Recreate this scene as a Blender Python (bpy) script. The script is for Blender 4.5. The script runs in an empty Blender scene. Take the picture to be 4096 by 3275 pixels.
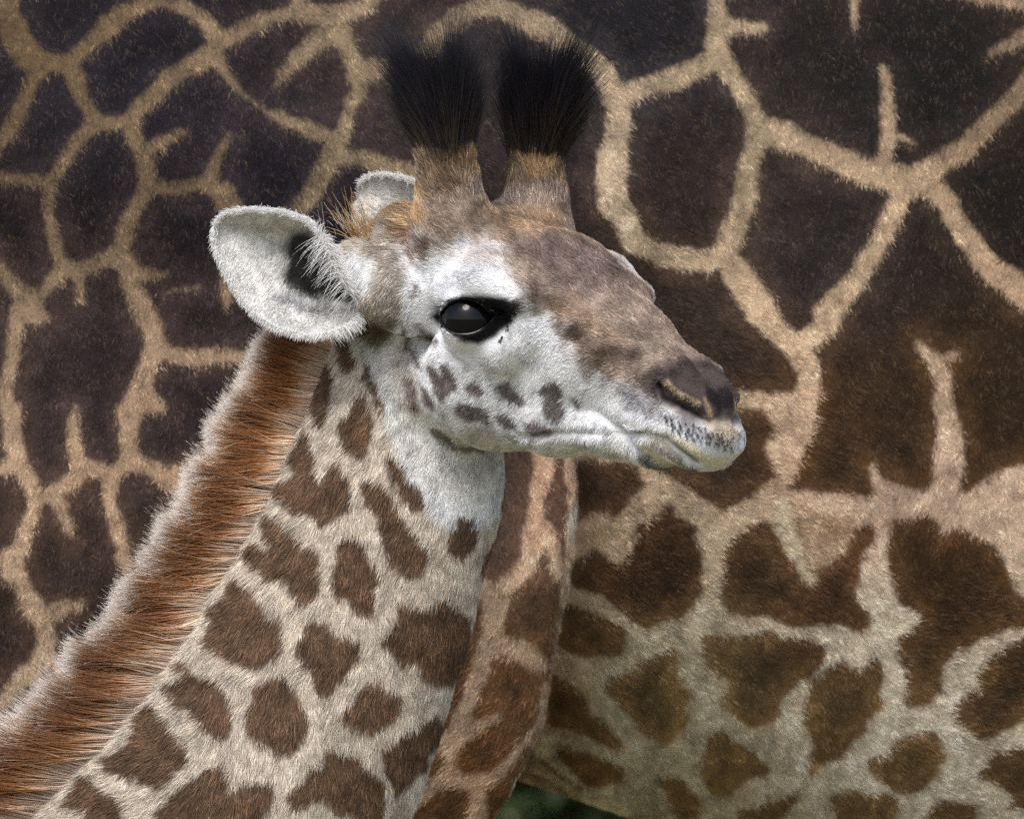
import bpy, math, random
import numpy as np
from mathutils import Vector

rng = np.random.default_rng(11)
random.seed(11)

# ------------------------------------------------------------------ camera, light, exposure
K = 0.0002            # metres per photo pixel at the calf's head
D = 6.0               # camera to calf's head
ZC = 1.90             # height of the lens
SW, SH = 4096.0, 3275.0
CX, CY = SW / 2, SH / 2
scene = bpy.context.scene
cam_d = bpy.data.cameras.new("camera")
cam = bpy.data.objects.new("camera", cam_d)
scene.collection.objects.link(cam)
cam.location = (0, -D, ZC)
cam.rotation_euler = (math.radians(90), 0, 0)
cam_d.sensor_width = 36
cam_d.lens = 36 * D / (SW * K)
cam_d.clip_end = 2000
cam_d.dof.use_dof = True
cam_d.dof.focus_distance = D - 0.03
cam_d.dof.aperture_fstop = 12
scene.camera = cam

SUN_EL, SUN_AZ = 52.0, 203.0     # azimuth measured from +Y towards +X: behind the camera, a little to its left
world = bpy.data.worlds.new("World")
scene.world = world
world.use_nodes = True
wn = world.node_tree
bg = wn.nodes["Background"]
sky = wn.nodes.new("ShaderNodeTexSky")
sky.sky_type = 'NISHITA'
sky.sun_disc = False
sky.sun_elevation = math.radians(SUN_EL)
sky.sun_rotation = math.radians(SUN_AZ)
sky.air_density = 1.0
sky.dust_density = 3.0
sky.ozone_density = 1.0
wn.links.new(sky.outputs[0], bg.inputs[0])
bg.inputs[1].default_value = 0.11
sun_d = bpy.data.lights.new("sun", 'SUN')
sun_d.energy = 1.35
sun_d.angle = math.radians(25)
sun_d.color = (1.0, 0.975, 0.94)
sun = bpy.data.objects.new("sun", sun_d)
scene.collection.objects.link(sun)
az, el = math.radians(SUN_AZ), math.radians(SUN_EL)
sdir = Vector((math.sin(az) * math.cos(el), math.cos(az) * math.cos(el), math.sin(el)))
sun.rotation_euler = sdir.to_track_quat('Z', 'Y').to_euler()
sun.location = (-2, -4, 8)
vs = scene.view_settings
vs.view_transform = 'Standard'
vs.look = 'None'
vs.exposure = 0.85
vs.gamma = 1.0
scene.cycles.use_denoising = False
scene.cycles.max_bounces = 6
scene.cycles.diffuse_bounces = 3
scene.cycles.transparent_max_bounces = 8

# ------------------------------------------------------------------ helpers
def lin(c):
    c = np.asarray(c, dtype=np.float64) / 255.0
    return np.where(c <= 0.04045, c / 12.92, ((c + 0.055) / 1.055) ** 2.4)

def W(px, py, Y=0.0):
    f = (D + Y) / D
    return np.array([(px - CX) * K * f, Y, ZC - (py - CY) * K * f])

def proj(P):
    f = D / (D + P[:, 1]) / K
    return CX + P[:, 0] * f, CY - (P[:, 2] - ZC) * f

def smooth(a, b, x):
    t = np.clip((x - a) / (b - a), 0, 1)
    return t * t * (3 - 2 * t)

_tab = rng.random((256, 256)).astype(np.float32)
def vnoise(x, y, ox=0, oy=0):
    x = x + ox; y = y + oy
    xi = np.floor(x).astype(np.int64); yi = np.floor(y).astype(np.int64)
    fx = x - xi; fy = y - yi
    fx = fx * fx * (3 - 2 * fx); fy = fy * fy * (3 - 2 * fy)
    a = _tab[xi & 255, yi & 255]; b = _tab[(xi + 1) & 255, yi & 255]
    c = _tab[xi & 255, (yi + 1) & 255]; d = _tab[(xi + 1) & 255, (yi + 1) & 255]
    return (a * (1 - fx) + b * fx) * (1 - fy) + (c * (1 - fx) + d * fx) * fy - 0.5

def fbm(x, y, s, ox=0, n=3):
    r = 0; amp = 1.0
    for i in range(n):
        r = r + amp * vnoise(x / s * 2 ** i, y / s * 2 ** i, ox + 17.3 * i, 5.1 * i + ox)
        amp *= 0.5
    return r

def smin(a, b, k):
    h = np.maximum(k - np.abs(a - b), 0) / k
    return np.minimum(a, b) - h * h * k * 0.25

def smax(a, b, k):
    return -smin(-a, -b, k)

# raster maps in photo-pixel space (only in memory) that carry the coat pattern
RS = 4.0
RX0, RY0, RX1, RY1 = -320, -320, 4420, 3600
GW, GH = int((RX1 - RX0) / RS), int((RY1 - RY0) / RS)
gx = RX0 + (np.arange(GW) + 0.5) * RS
gy = RY0 + (np.arange(GH) + 0.5) * RS

CROPS = {'S': (0, 0, 1), 'F': (0, 0, 1.9), 'A1': (0, 0, .7425), 'A2': (0, 1000, .7425), 'A3': (2200, 0, .7425),
         'A4': (2496, 600, .7425), 'A5': (1900, 1800, .6497), 'A6': (2696, 1800, .6497), 'A7': (1500, 2275, .6494),
         'A8': (2696, 2275, .6494), 'N1': (800, 1300, .6032), 'N2': (700, 2235, .6032), 'N3': (0, 2235, .6032),
         'E': (800, 650, .5104), 'T': (1500, 100, .464), 'FC': (1500, 600, .8122), 'MZ': (2400, 1350, .612),
         'EY': (1600, 1050, .49), 'R2': (1000, 0, .5104), 'R4': (2996, 0, .5104)}

def tr(c, pts):
    ox, oy, s = CROPS[c]
    p = np.array(pts, dtype=np.float64)
    p[:, 0] = p[:, 0] * s + ox
    p[:, 1] = p[:, 1] * s + oy
    if p.shape[1] > 2:
        p[:, 2] *= s
    return p

def window(x0, y0, x1, y1):
    i0 = max(0, int((x0 - RX0) / RS)); i1 = min(GW, int((x1 - RX0) / RS) + 1)
    j0 = max(0, int((y0 - RY0) / RS)); j1 = min(GH, int((y1 - RY0) / RS) + 1)
    return i0, i1, j0, j1

def line_field(field, pts, pad=220, ux=None, uy=None):
    """field = min(field, distance to the polyline minus its half width)"""
    for a, b in zip(pts[:-1], pts[1:]):
        i0, i1, j0, j1 = window(min(a[0], b[0]) - pad, min(a[1], b[1]) - pad, max(a[0], b[0]) + pad, max(a[1], b[1]) + pad)
        if i1 <= i0 or j1 <= j0:
            continue
        X = ux[j0:j1, i0:i1]; Y = uy[j0:j1, i0:i1]
        dx, dy = b[0] - a[0], b[1] - a[1]
        h = np.clip(((X - a[0]) * dx + (Y - a[1]) * dy) / (dx * dx + dy * dy + 1e-9), 0, 1)
        d = np.hypot(X - a[0] - h * dx, Y - a[1] - h * dy) - 0.5 * (a[2] + (b[2] - a[2]) * h)
        np.minimum(field[j0:j1, i0:i1], d, out=field[j0:j1, i0:i1])

def poly_sd(pts, X, Y):
    d = np.full(X.shape, 1e9); inside = np.zeros(X.shape, bool)
    n = len(pts)
    for i in range(n):
        x0, y0 = pts[i][:2]; x1, y1 = pts[(i + 1) % n][:2]
        dx, dy = x1 - x0, y1 - y0
        h = np.clip(((X - x0) * dx + (Y - y0) * dy) / (dx * dx + dy * dy + 1e-9), 0, 1)
        d = np.minimum(d, np.hypot(X - x0 - h * dx, Y - y0 - h * dy))
        if abs(dy) > 1e-9:
            c = ((y0 > Y) != (y1 > Y)) & (X < dx * (Y - y0) / dy + x0)
            inside ^= c
    return np.where(inside, -d, d)

GX, GY = np.meshgrid(gx, gy)

def sample(grid, u, v):
    x = np.clip((u - RX0) / RS - 0.5, 0, GW - 1.001); y = np.clip((v - RY0) / RS - 0.5, 0, GH - 1.001)
    xi = x.astype(int); yi = y.astype(int); fx = x - xi; fy = y - yi
    if grid.ndim == 3:
        fx = fx[:, None]; fy = fy[:, None]
    return (grid[yi, xi] * (1 - fx) + grid[yi, xi + 1] * fx) * (1 - fy) + (grid[yi + 1, xi] * (1 - fx) + grid[yi + 1, xi + 1] * fx) * fy

def idw(anchors, X, Y, power=3.0):
    num = 0; den = 0
    for (ax, ay, val) in anchors:
        w = 1.0 / (((X - ax) ** 2 + (Y - ay) ** 2) + 150.0 ** 2) ** (power / 2)
        num = num + w[..., None] * np.asarray(val)
        den = den + w
    return num / den[..., None]

# ------------------------------------------------------------------ coat pattern of the adult (photo-pixel traces)
LINES = [
 ('A1', [(30,0,160),(50,100,130),(90,220,150),(150,300,140),(260,340,90),(370,335,100)]),
 ('A1', [(390,320,90),(480,240,90),(560,150,110),(650,70,100),(760,15,80),(880,2,46),(960,20,70),(1060,80,80),(1140,150,90),(1170,220,110)]),
 ('A1', [(1170,220,110),(1260,190,90),(1350,130,90),(1450,90,70),(1560,60,70),(1640,60,90),(1760,90,110),(1880,60,90),(1990,20,80),(2030,-40,60)]),
 ('A1', [(1590,-40,80),(1640,60,90)]),
 ('A1', [(1170,220,110),(1120,310,110),(1000,370,90),(900,430,90),(800,530,80),(730,600,80),(690,650,80),(600,660,70),(520,650,80)]),
 ('A1', [(370,340,90),(420,430,100),(440,520,90),(480,600,70),(510,650,90)]),
 ('A1', [(250,350,80),(180,420,80),(130,520,70),(80,620,90),(30,720,80),(-30,800,60)]),
 ('A1', [(510,660,90),(430,740,80),(360,840,65),(300,930,65),(265,980,65),(150,975,50),(40,950,45),(-40,940,40)]),
 ('A1', [(265,980,65),(255,1080,50),(270,1200,60),(310,1320,70),(330,1430,80)]),
 ('A1', [(690,650,80),(720,730,80),(760,820,90),(790,910,90),(790,1000,90),(740,1090,80),(690,1190,80),(660,1290,80),(610,1380,80),(520,1410,70),(440,1440,70),(340,1450,90),(240,1560,80),(150,1610,100)]),
 ('A1', [(790,810,70),(880,760,60),(940,730,55),(1000,700,20)]),
 ('A1', [(800,1000,90),(920,1010,70),(1020,1000,70),(1110,990,80),(1190,1030,110),(1240,1100,110)]),
 ('A1', [(1130,980,80),(1160,880,60),(1200,790,45),(1230,730,22)]),
 ('A1', [(440,1440,70),(430,1530,55),(415,1600,40)]),
 ('A1', [(640,1390,90),(700,1440,90),(770,1470,70),(880,1480,25)]),
 ('A1', [(690,1440,90),(710,1540,80),(740,1630,80),(780,1720,80)]),
 ('A1', [(-40,1400,70),(0,1440,70),(60,1530,80),(140,1600,100),(150,1680,110),(200,1700,90)]),
 ('A1', [(1170,330,80),(1210,400,40),(1290,490,14),(1400,570,14),(1480,610,44),(1580,660,70),(1680,700,70),(1800,740,90)]),
 ('A1', [(1760,180,110),(1700,230,110),(1600,300,80),(1520,400,50),(1480,460,20)]),
 ('A1', [(1800,130,130),(1870,240,90),(1920,360,100),(1930,460,90),(1890,560,70),(1860,650,70),(1830,760,90),(1790,850,110)]),
 ('A1', [(1930,400,130),(2050,360,120),(2160,400,110)]),
 ('A1', [(1790,850,110),(1720,960,110),(1650,1080,100),(1580,1150,90)]),
 ('A1', [(1790,830,110),(1900,850,80),(2000,870,90),(2100,900,110),(2200,940,120),(2300,960,120)]),
 ('A1', [(1210,1480,40),(1230,1560,60),(1225,1640,30)]),
 ('A1', [(870,1580,8),(980,1555,14),(1070,1540,8)]),
 ('A2', [(690,50,90),(710,150,80),(760,300,80),(830,420,110),(830,510,110)]),
 ('A2', [(830,520,110),(930,560,80),(1060,580,90),(1200,570,80),(1340,590,60)]),
 ('A2', [(820,540,110),(780,640,90),(760,720,100),(780,800,150),(870,840,60)]),
 ('A2', [(750,790,130),(690,860,120),(690,960,90),(700,1060,90),(700,1120,100)]),
 ('A2', [(700,1120,90),(800,1170,90),(880,1200,80),(980,1170,60),(1080,1140,20)]),
 ('A2', [(840,1190,90),(930,1240,130),(1010,1290,110),(1100,1330,90)]),
 ('A2', [(690,1140,90),(620,1180,80),(520,1190,80),(430,1150,90),(410,1050,70),(400,950,60),(405,860,36)]),
 ('A2', [(610,1190,80),(590,1290,80),(600,1400,70),(640,1510,80),(660,1610,70),(680,1720,50)]),
 ('A2', [(450,1180,90),(380,1250,90),(300,1310,90),(200,1320,90),(150,1240,90),(90,1150,100),(70,1050,110),(60,950,110),(80,850,70)]),
 ('A2', [(150,250,110),(200,330,80),(250,370,30)]),
 ('A2', [(120,300,100),(90,420,70),(60,520,70),(60,600,80),(40,680,70),(20,770,70),(40,880,100),(60,950,110)]),
 ('A2', [(300,1330,90),(340,1430,60),(390,1550,25)]),
 ('A2', [(200,1330,90),(160,1430,70),(130,1530,80),(90,1620,100),(60,1720,110)]),
 ('A2', [(90,1160,90),(-60,1190,60)]),
 ('N3', [(60,0,150),(150,100,80),(180,220,110),(230,320,150),(290,450,110),(310,560,120),(260,680,140),(180,760,120),(90,860,110),(20,960,90),(-60,1040,80)]),
 ('N3', [(280,400,120),(380,350,110),(480,310,80),(560,290,50)]),
 ('N3', [(300,560,100),(350,680,80),(390,740,50)]),
 ('N3', [(780,-20,60),(850,40,60),(890,80,40)]),
 ('A3', [(900,-60,90),(900,0,90),(910,100,110),(890,220,110),(900,320,130)]),
 ('A3', [(930,150,100),(1050,140,70),(1160,150,40)]),
 ('A3', [(890,320,120),(780,370,110),(650,420,120),(520,470,110),(430,500,120),(360,520,130)]),
 ('A3', [(0,150,80),(80,220,110),(180,290,90),(270,360,110),(330,480,130),(370,600,130),(360,720,130),(340,850,160),(330,970,170),(350,1080,160),(400,1200,140),(450,1300,130)]),
 ('A3', [(450,1300,120),(560,1350,110),(700,1390,120),(830,1400,120),(920,1380,110)]),
 ('A3', [(930,340,110),(1000,440,100),(1060,560,100),(1110,660,110),(1170,720,140)]),
 ('A3', [(1100,700,100),(1090,800,100),(1060,920,110),(1050,1050,120),(1020,1160,130),(970,1270,120),(950,1370,130)]),
 ('A3', [(1150,720,150),(1280,720,140),(1400,790,110),(1530,850,120),(1650,900,150),(1780,930,150),(1900,960,150),(2000,970,110)]),
 ('A3', [(1800,880,110),(1830,760,80),(1820,650,70),(1810,540,75),(1810,440,80),(1790,360,30)]),
 ('A3', [(1870,730,40),(1960,760,18)]),
 ('A3', [(1950,970,130),(1880,1080,120),(1820,1200,110),(1750,1330,110),(1670,1470,110),(1570,1580,110),(1470,1690,110)]),
 ('A3', [(950,1380,120),(1040,1490,110),(1110,1590,120),(1180,1690,120)]),
 ('S',  [(3660,715,95),(3760,650,90),(3864,585,85),(3966,480,80),(4068,380,85),(4200,240,90)]),
 ('S',  [(3416,-30,34),(3416,100,24)]),
 ('S',  [(3870,-10,30),(4000,5,40),(4200,30,50)]),
 ('S',  [(3970,205,30),(4096,150,60),(4250,110,60)]),
 ('A4', [(1640,190,130),(1740,290,120),(1830,450,120),(1930,570,130),(2030,670,130),(2155,770,140),(2350,900,140)]),
 ('A4', [(560,620,120),(640,760,130),(730,870,130),(830,980,130),(930,1060,120)]),
 ('A4', [(1290,640,110),(1170,790,110),(1100,930,110),(1000,1010,120),(930,1060,130)]),
 ('A4', [(930,1060,120),(980,1160,130),(1000,1280,130),(960,1380,140),(940,1480,150),(900,1580,140),(850,1700,130)]),
 ('A4', [(960,1330,100),(800,1340,60),(680,1340,60),(560,1330,50)]),
 ('A4', [(1580,1040,40),(1660,1120,84),(1720,1230,100),(1730,1350,110),(1750,1480,130),(1770,1600,130),(1760,1720,130)]),
 ('A4', [(1680,1130,60),(1800,1110,22)]),
 ('A6', [(1690,0,170),(1680,150,170),(1640,280,170),(1560,300,130),(1440,290,110),(1350,270,120),(1270,200,90),(1220,100,34)]),
 ('A6', [(1690,300,170),(1800,320,130),(1900,300,150),(2000,230,170),(2100,200,200),(2300,150,200)]),
 ('A6', [(720,0,160),(660,150,130),(560,280,130)]),
 ('A6', [(600,280,130),(750,300,120),(900,310,110),(1050,320,100),(1180,330,110),(1280,300,130)]),
 ('S',  [(1640,290,90),(1720,180,80),(1800,90,80),(1900,30,70),(2000,20,70),(2080,70,90),(2180,110,110),(2260,170,90),(2360,240,90)]),
 ('A5', [(430,-60,130),(420,60,130),(400,200,120),(370,330,80),(370,450,110),(350,560,140),(330,680,110),(260,780,110),(170,850,110),(110,950,130),(110,1080,130),(120,1180,110)]),
 ('A5', [(420,500,130),(490,620,80),(510,760,50)]),
 ('A5', [(590,-100,70),(585,60,70),(590,300,70),(590,600,60),(560,800,46),(520,1050,24),(490,1200,14)]),  # pale rim of the flank fold; light on its leading edge put into the colour
 ('A5', [(120,1180,120),(230,1220,110),(330,1250,100),(410,1320,70)]),
 ('A7', [(640,110,130),(760,170,110)]),
 ('A7', [(760,230,120),(730,360,110),(700,470,130),(830,470,110),(950,500,100),(1030,560,60)]),
 ('A7', [(680,500,110),(650,620,120),(620,720,110),(580,820,100),(540,920,110),(520,1020,130),(450,1080,140),(370,1080,80)]),
 ('A7', [(560,1010,110),(680,940,50),(780,890,24)]),
 ('A7', [(500,1060,120),(480,1160,80),(470,1260,110),(540,1310,100),(680,1300,100),(780,1240,60),(860,1150,44),(950,1030,44),(1020,930,44),(1050,780,34),(1062,700,30)]),
 ('A7', [(470,1280,100),(330,1370,80),(200,1450,70),(120,1510,60)]),
 ('A7', [(620,1310,110),(660,1420,100),(640,1530,120),(600,1700,120)]),
]
ZONE_B = [(2150,1590),(2941,1590),(3100,1595),(3209,1590),(3209,1625),(3194,1699),(3164,1773),(3127,1862),(3125,1897),(3060,1982),
          (3183,1995),(3281,2001),(3378,2008),(3463,2014),(3528,1995),(3640,1990),(3760,1985),(3870,2005),(4000,1950),(4500,1900),
          (4500,3700),(1960,3700),(1975,3275),(2040,3170),(2100,3050),(2170,2900),(2195,2760),(2215,2620),(2240,2500),(2270,2350),(2296,2200),(2306,2000),(2306,1800)]
BELLY = [
 ('A5', [(615,60),(960,60),(1010,120),(1050,210),(970,290),(900,380),(850,410),(760,380),(700,390),(650,440),(600,480),(560,470),(560,40)]),
 ('A5', [(700,-300),(1600,-270),(1780,-250),(1830,-150),(1790,0),(1840,140),(1750,240),(1620,320),(1530,380),(1450,330),(1330,260),(1250,210),(1170,150),(1000,60),(700,0)]),
 ('A5', [(560,720),(640,650),(740,600),(800,640),(860,690),(900,700),(940,640),(990,560),(1010,460),(1090,410),(1150,330),(1200,330),(1230,420),(1310,450),(1370,480),(1340,530),(1390,620),(1400,720),(1380,800),(1400,860),(1340,950),(1260,1050),(1190,1020),(1130,1060),(1040,1100),(960,1040),(850,960),(770,890),(680,850),(560,815)]),
 ('A5', [(520,920),(640,950),(720,990),(840,1040),(920,1100),(930,1180),(900,1240),(800,1260),(690,1290),(600,1260),(480,1190),(480,1060)]),
 ('A7', [(1410,720),(1450,660),(1560,600),(1700,530),(1840,480),(1870,540),(1860,640),(1900,720),(1940,760),(1920,840),(1960,930),(1940,970),(1860,1010),(1790,1090),(1680,1040),(1600,980),(1560,920),(1470,830)]),
 ('A6', [(300,640),(360,540),(430,480),(540,410),(620,480),(680,620),(760,720),(820,800),(860,830),(900,700),(960,690),(1050,600),(1100,480),(1190,430),(1230,470),(1230,560),(1160,640),(1150,740),(1110,880),(1130,940),(1190,960),(1220,1060),(1170,1130),(1080,1090),(1010,1080),(900,1070),(800,1080),(690,1080),(590,1040),(480,1030),(420,1020),(330,1000),(280,920),(290,760)]),
 ('A6', [(150,1140),(300,1130),(400,1160),(480,1130),(560,1110),(700,1140),(850,1160),(920,1200),(930,1260),(880,1340),(850,1400),(780,1420),(700,1500),(650,1540),(660,1640),(600,1690),(500,1700),(400,1660),(290,1590),(260,1560),(300,1480),(330,1420),(290,1380),(190,1360),(170,1270)]),
 ('A8', [(900,640),(960,590),(1020,540),(1090,600),(1180,600),(1230,510),(1285,580),(1290,660),(1265,760),(1280,850),(1230,900),(1180,930),(1170,1010),(1100,1070),(1030,1150),(930,1190),(850,1260),(800,1220),(860,1090),(810,1000),(790,880),(820,780),(840,690)]),
 ('A6', [(1350,430),(1450,420),(1580,380),(1620,440),(1680,500),(1760,450),(1850,510),(1950,560),(2000,620),(2060,760),(2100,860),(2155,900),(2500,900),(2500,1150),(2155,1100),(1980,1130),(1850,1190),(1720,1260),(1660,1330),(1640,1480),(1560,1560),(1440,1590),(1410,1540),(1420,1380),(1380,1290),(1350,1160),(1420,1120),(1500,1060),(1480,1000),(1380,950),(1340,850),(1310,700),(1310,580)]),
 ('A8', [(1850,640),(1940,560),(2060,450),(2156,420),(2400,420),(2400,900),(2156,930),(2060,980),(1960,1030),(1880,1060),(1800,1000),(1720,940),(1700,880),(1760,800),(1870,730)]),
 ('A8', [(130,1220),(180,1130),(250,990),(310,1000),(370,1060),(480,1120),(580,1180),(600,1240),(500,1270),(400,1330),(330,1400),(250,1400),(180,1340)]),
 ('A8', [(1170,1210),(1220,1150),(1310,1140),(1360,1040),(1460,1010),(1560,970),(1640,1040),(1640,1100),(1690,1160),(1620,1210),(1610,1290),(1520,1360),(1450,1400),(1360,1370),(1250,1290)]),
 ('A8', [(1840,1270),(1900,1210),(1980,1110),(2080,1110),(2156,1080),(2400,1060),(2400,1500),(2040,1490),(2060,1400),(1960,1310)]),
 ('A8', [(950,1400),(1080,1340),(1200,1390),(1320,1360),(1400,1420),(1380,1500),(1300,1580),(1000,1580)]),
 ('A8', [(1560,1500),(1640,1420),(1760,1430),(1870,1450),(1840,1580),(1500,1580)]),
 ('A8', [(370,1450),(500,1470),(720,1370),(800,1350),(700,1500),(600,1580),(400,1580)]),
 ('A8', [(-40,1350),(80,1430),(180,1520),(0,1580)]),
 ('A7', [(1060,620),(1200,700),(1290,780),(1330,880),(1430,950),(1520,1050),(1560,1110),(1450,1110),(1320,1030),(1200,980),(1050,950),(1040,760)]),
 ('A7', [(1120,1080),(1250,1110),(1400,1160),(1540,1230),(1520,1290),(1400,1340),(1280,1330),(1200,1240),(1130,1160)]),
 ('A7', [(1720,1280),(1850,1270),(1960,1360),(2010,1480),(1900,1530),(1780,1460)]),
]
BSTREAK = [('A7', [(940,1130,26),(1080,1220,30),(1250,1360,22)]), ('A7', [(900,1230,22),(1050,1300,24),(1240,1420,18)])]
SCUFF = tr('A6', [(640,430),(820,360),(1050,390),(1110,480),(1060,600),(960,700),(860,830),(780,740),(700,600)])
SCUFFW = tr('A6', [(650,340,110),(680,480,110),(740,590,80),(790,720,44),(840,820,36)])

wx = GX + 14 * fbm(GX, GY, 40, 3) + 12 * fbm(GX, GY, 120, 9)
wy = GY + 14 * fbm(GX, GY, 40, 33) + 12 * fbm(GX, GY, 120, 55)
LF = np.full((GH, GW), 220.0)
for c, p in LINES:
    line_field(LF, tr(c, p), ux=wx, uy=wy)
BF = np.full((GH, GW), 220.0)
for c, p in BELLY:
    q = tr(c, p)
    i0, i1, j0, j1 = window(q[:, 0].min() - 200, q[:, 1].min() - 200, q[:, 0].max() + 200, q[:, 1].max() + 200)
    if i1 > i0 and j1 > j0:
        d = poly_sd(q, wx[j0:j1, i0:i1], wy[j0:j1, i0:i1])
        np.minimum(BF[j0:j1, i0:i1], d, out=BF[j0:j1, i0:i1])
for c, p in BSTREAK:
    line_field(BF, tr(c, p), ux=wx, uy=wy)
ZB = poly_sd(np.array(ZONE_B, float), GX, GY)
ADF = np.where(ZB < 0, -BF, LF)      # > 0 inside a dark patch, in photo pixels
ADARK = [(500,300,(26,22,30)),(1200,800,(36,31,40)),(600,1500,(50,40,40)),(300,2400,(60,46,40)),(2500,150,(36,33,38)),(2800,900,(58,47,42)),
         (3600,350,(26,22,22)),(4000,900,(22,17,14)),(3300,1000,(46,39,38)),(3300,1700,(70,49,30)),(3850,1500,(58,40,22)),(2600,2200,(58,39,25)),
         (3300,2400,(76,54,35)),(3800,2300,(68,47,27)),(2700,2800,(126,106,76)),(3300,3000,(102,82,56)),(2050,2100,(84,65,56)),(2050,2800,(92,66,44)),
         (1800,3000,(84,56,30)),(1700,400,(56,46,44)),(2500,1500,(66,50,40))]
APALE = [(100,200,(104,82,52)),(700,600,(122,99,69)),(700,1800,(172,141,105)),(1400,500,(142,120,88)),(2450,900,(192,167,132)),(2900,600,(158,137,103)),  # pale coat tones; vignette darkening put into the upper corner colours
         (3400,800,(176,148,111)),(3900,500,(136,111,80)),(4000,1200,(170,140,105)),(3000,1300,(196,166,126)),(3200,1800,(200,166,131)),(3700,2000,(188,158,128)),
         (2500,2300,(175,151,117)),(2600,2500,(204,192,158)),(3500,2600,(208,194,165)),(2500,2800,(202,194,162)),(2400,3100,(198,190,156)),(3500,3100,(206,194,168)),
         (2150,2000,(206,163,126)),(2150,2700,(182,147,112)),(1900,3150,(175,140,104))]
lo = (slice(None, None, 8), slice(None, None, 8))
def up8(a):
    b = np.repeat(np.repeat(a, 8, 0), 8, 1)[:GH, :GW]
    for _ in range(2):
        b[4:-4, :] = (b[:-8, :] + b[4:-4, :] + b[8:, :]) / 3
        b[:, 4:-4] = (b[:, :-8] + b[:, 4:-4] + b[:, 8:]) / 3
    return b
cd = up8(idw([(a, b, lin(c)) for a, b, c in ADARK], GX[lo], GY[lo]))
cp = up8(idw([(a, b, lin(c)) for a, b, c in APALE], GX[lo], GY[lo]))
dm = smooth(-9, 9, ADF)[..., None]
core = smooth(20, 110, ADF + 40 * fbm(GX, GY, 160, 71))[..., None]
dark = cd * (1.75 - 0.85 * core) * (np.array([1.03, 1.0, 0.92]) * (1 - core) + core * np.array([.97, 1.0, 1.04]))
cd = cd * 1.3
cd = cd * .78 + .22 * cd.mean(-1, keepdims=True)
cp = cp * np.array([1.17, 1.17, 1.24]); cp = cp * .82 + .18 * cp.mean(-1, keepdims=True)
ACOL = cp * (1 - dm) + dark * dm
ACOL *= (1 + 0.5 * fbm(GX, GY, 90, 14))[..., None]
sc = smooth(12, -30, poly_sd(SCUFF, wx, wy))[..., None] * (0.45 + 0.5 * smooth(-.2, .3, fbm(GX, GY, 60, 8)))[..., None]
ACOL = ACOL * (1 - sc) + lin((150, 120, 92)) * sc
sf = np.full((GH, GW), 220.0); line_field(sf, SCUFFW, ux=wx, uy=wy)
sc = (smooth(14, -14, sf) * 0.8)[..., None]
ACOL = ACOL * (1 - sc) + lin((215, 200, 172)) * sc
rf = np.full((GH, GW), 220.0)
line_field(rf, tr('A5', [(605,330,44),(600,420,60),(590,520,34)]), ux=GX, uy=GY)  # whitest stretch of the fold rim, its light painted into the coat
sc = (smooth(8, -8, rf) * 0.85)[..., None]
ACOL = ACOL * (1 - sc) + lin((226, 214, 196)) * sc
rf[:] = 220
line_field(rf, tr('A5', [(545,240,22),(572,255,26),(590,262,14)]), ux=GX, uy=GY)
sc = smooth(5, -5, rf)[..., None]
ACOL = ACOL * (1 - sc) + lin((30, 24, 20)) * sc
ADARKM = dm[..., 0]   # 1 inside the dark patches

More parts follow.
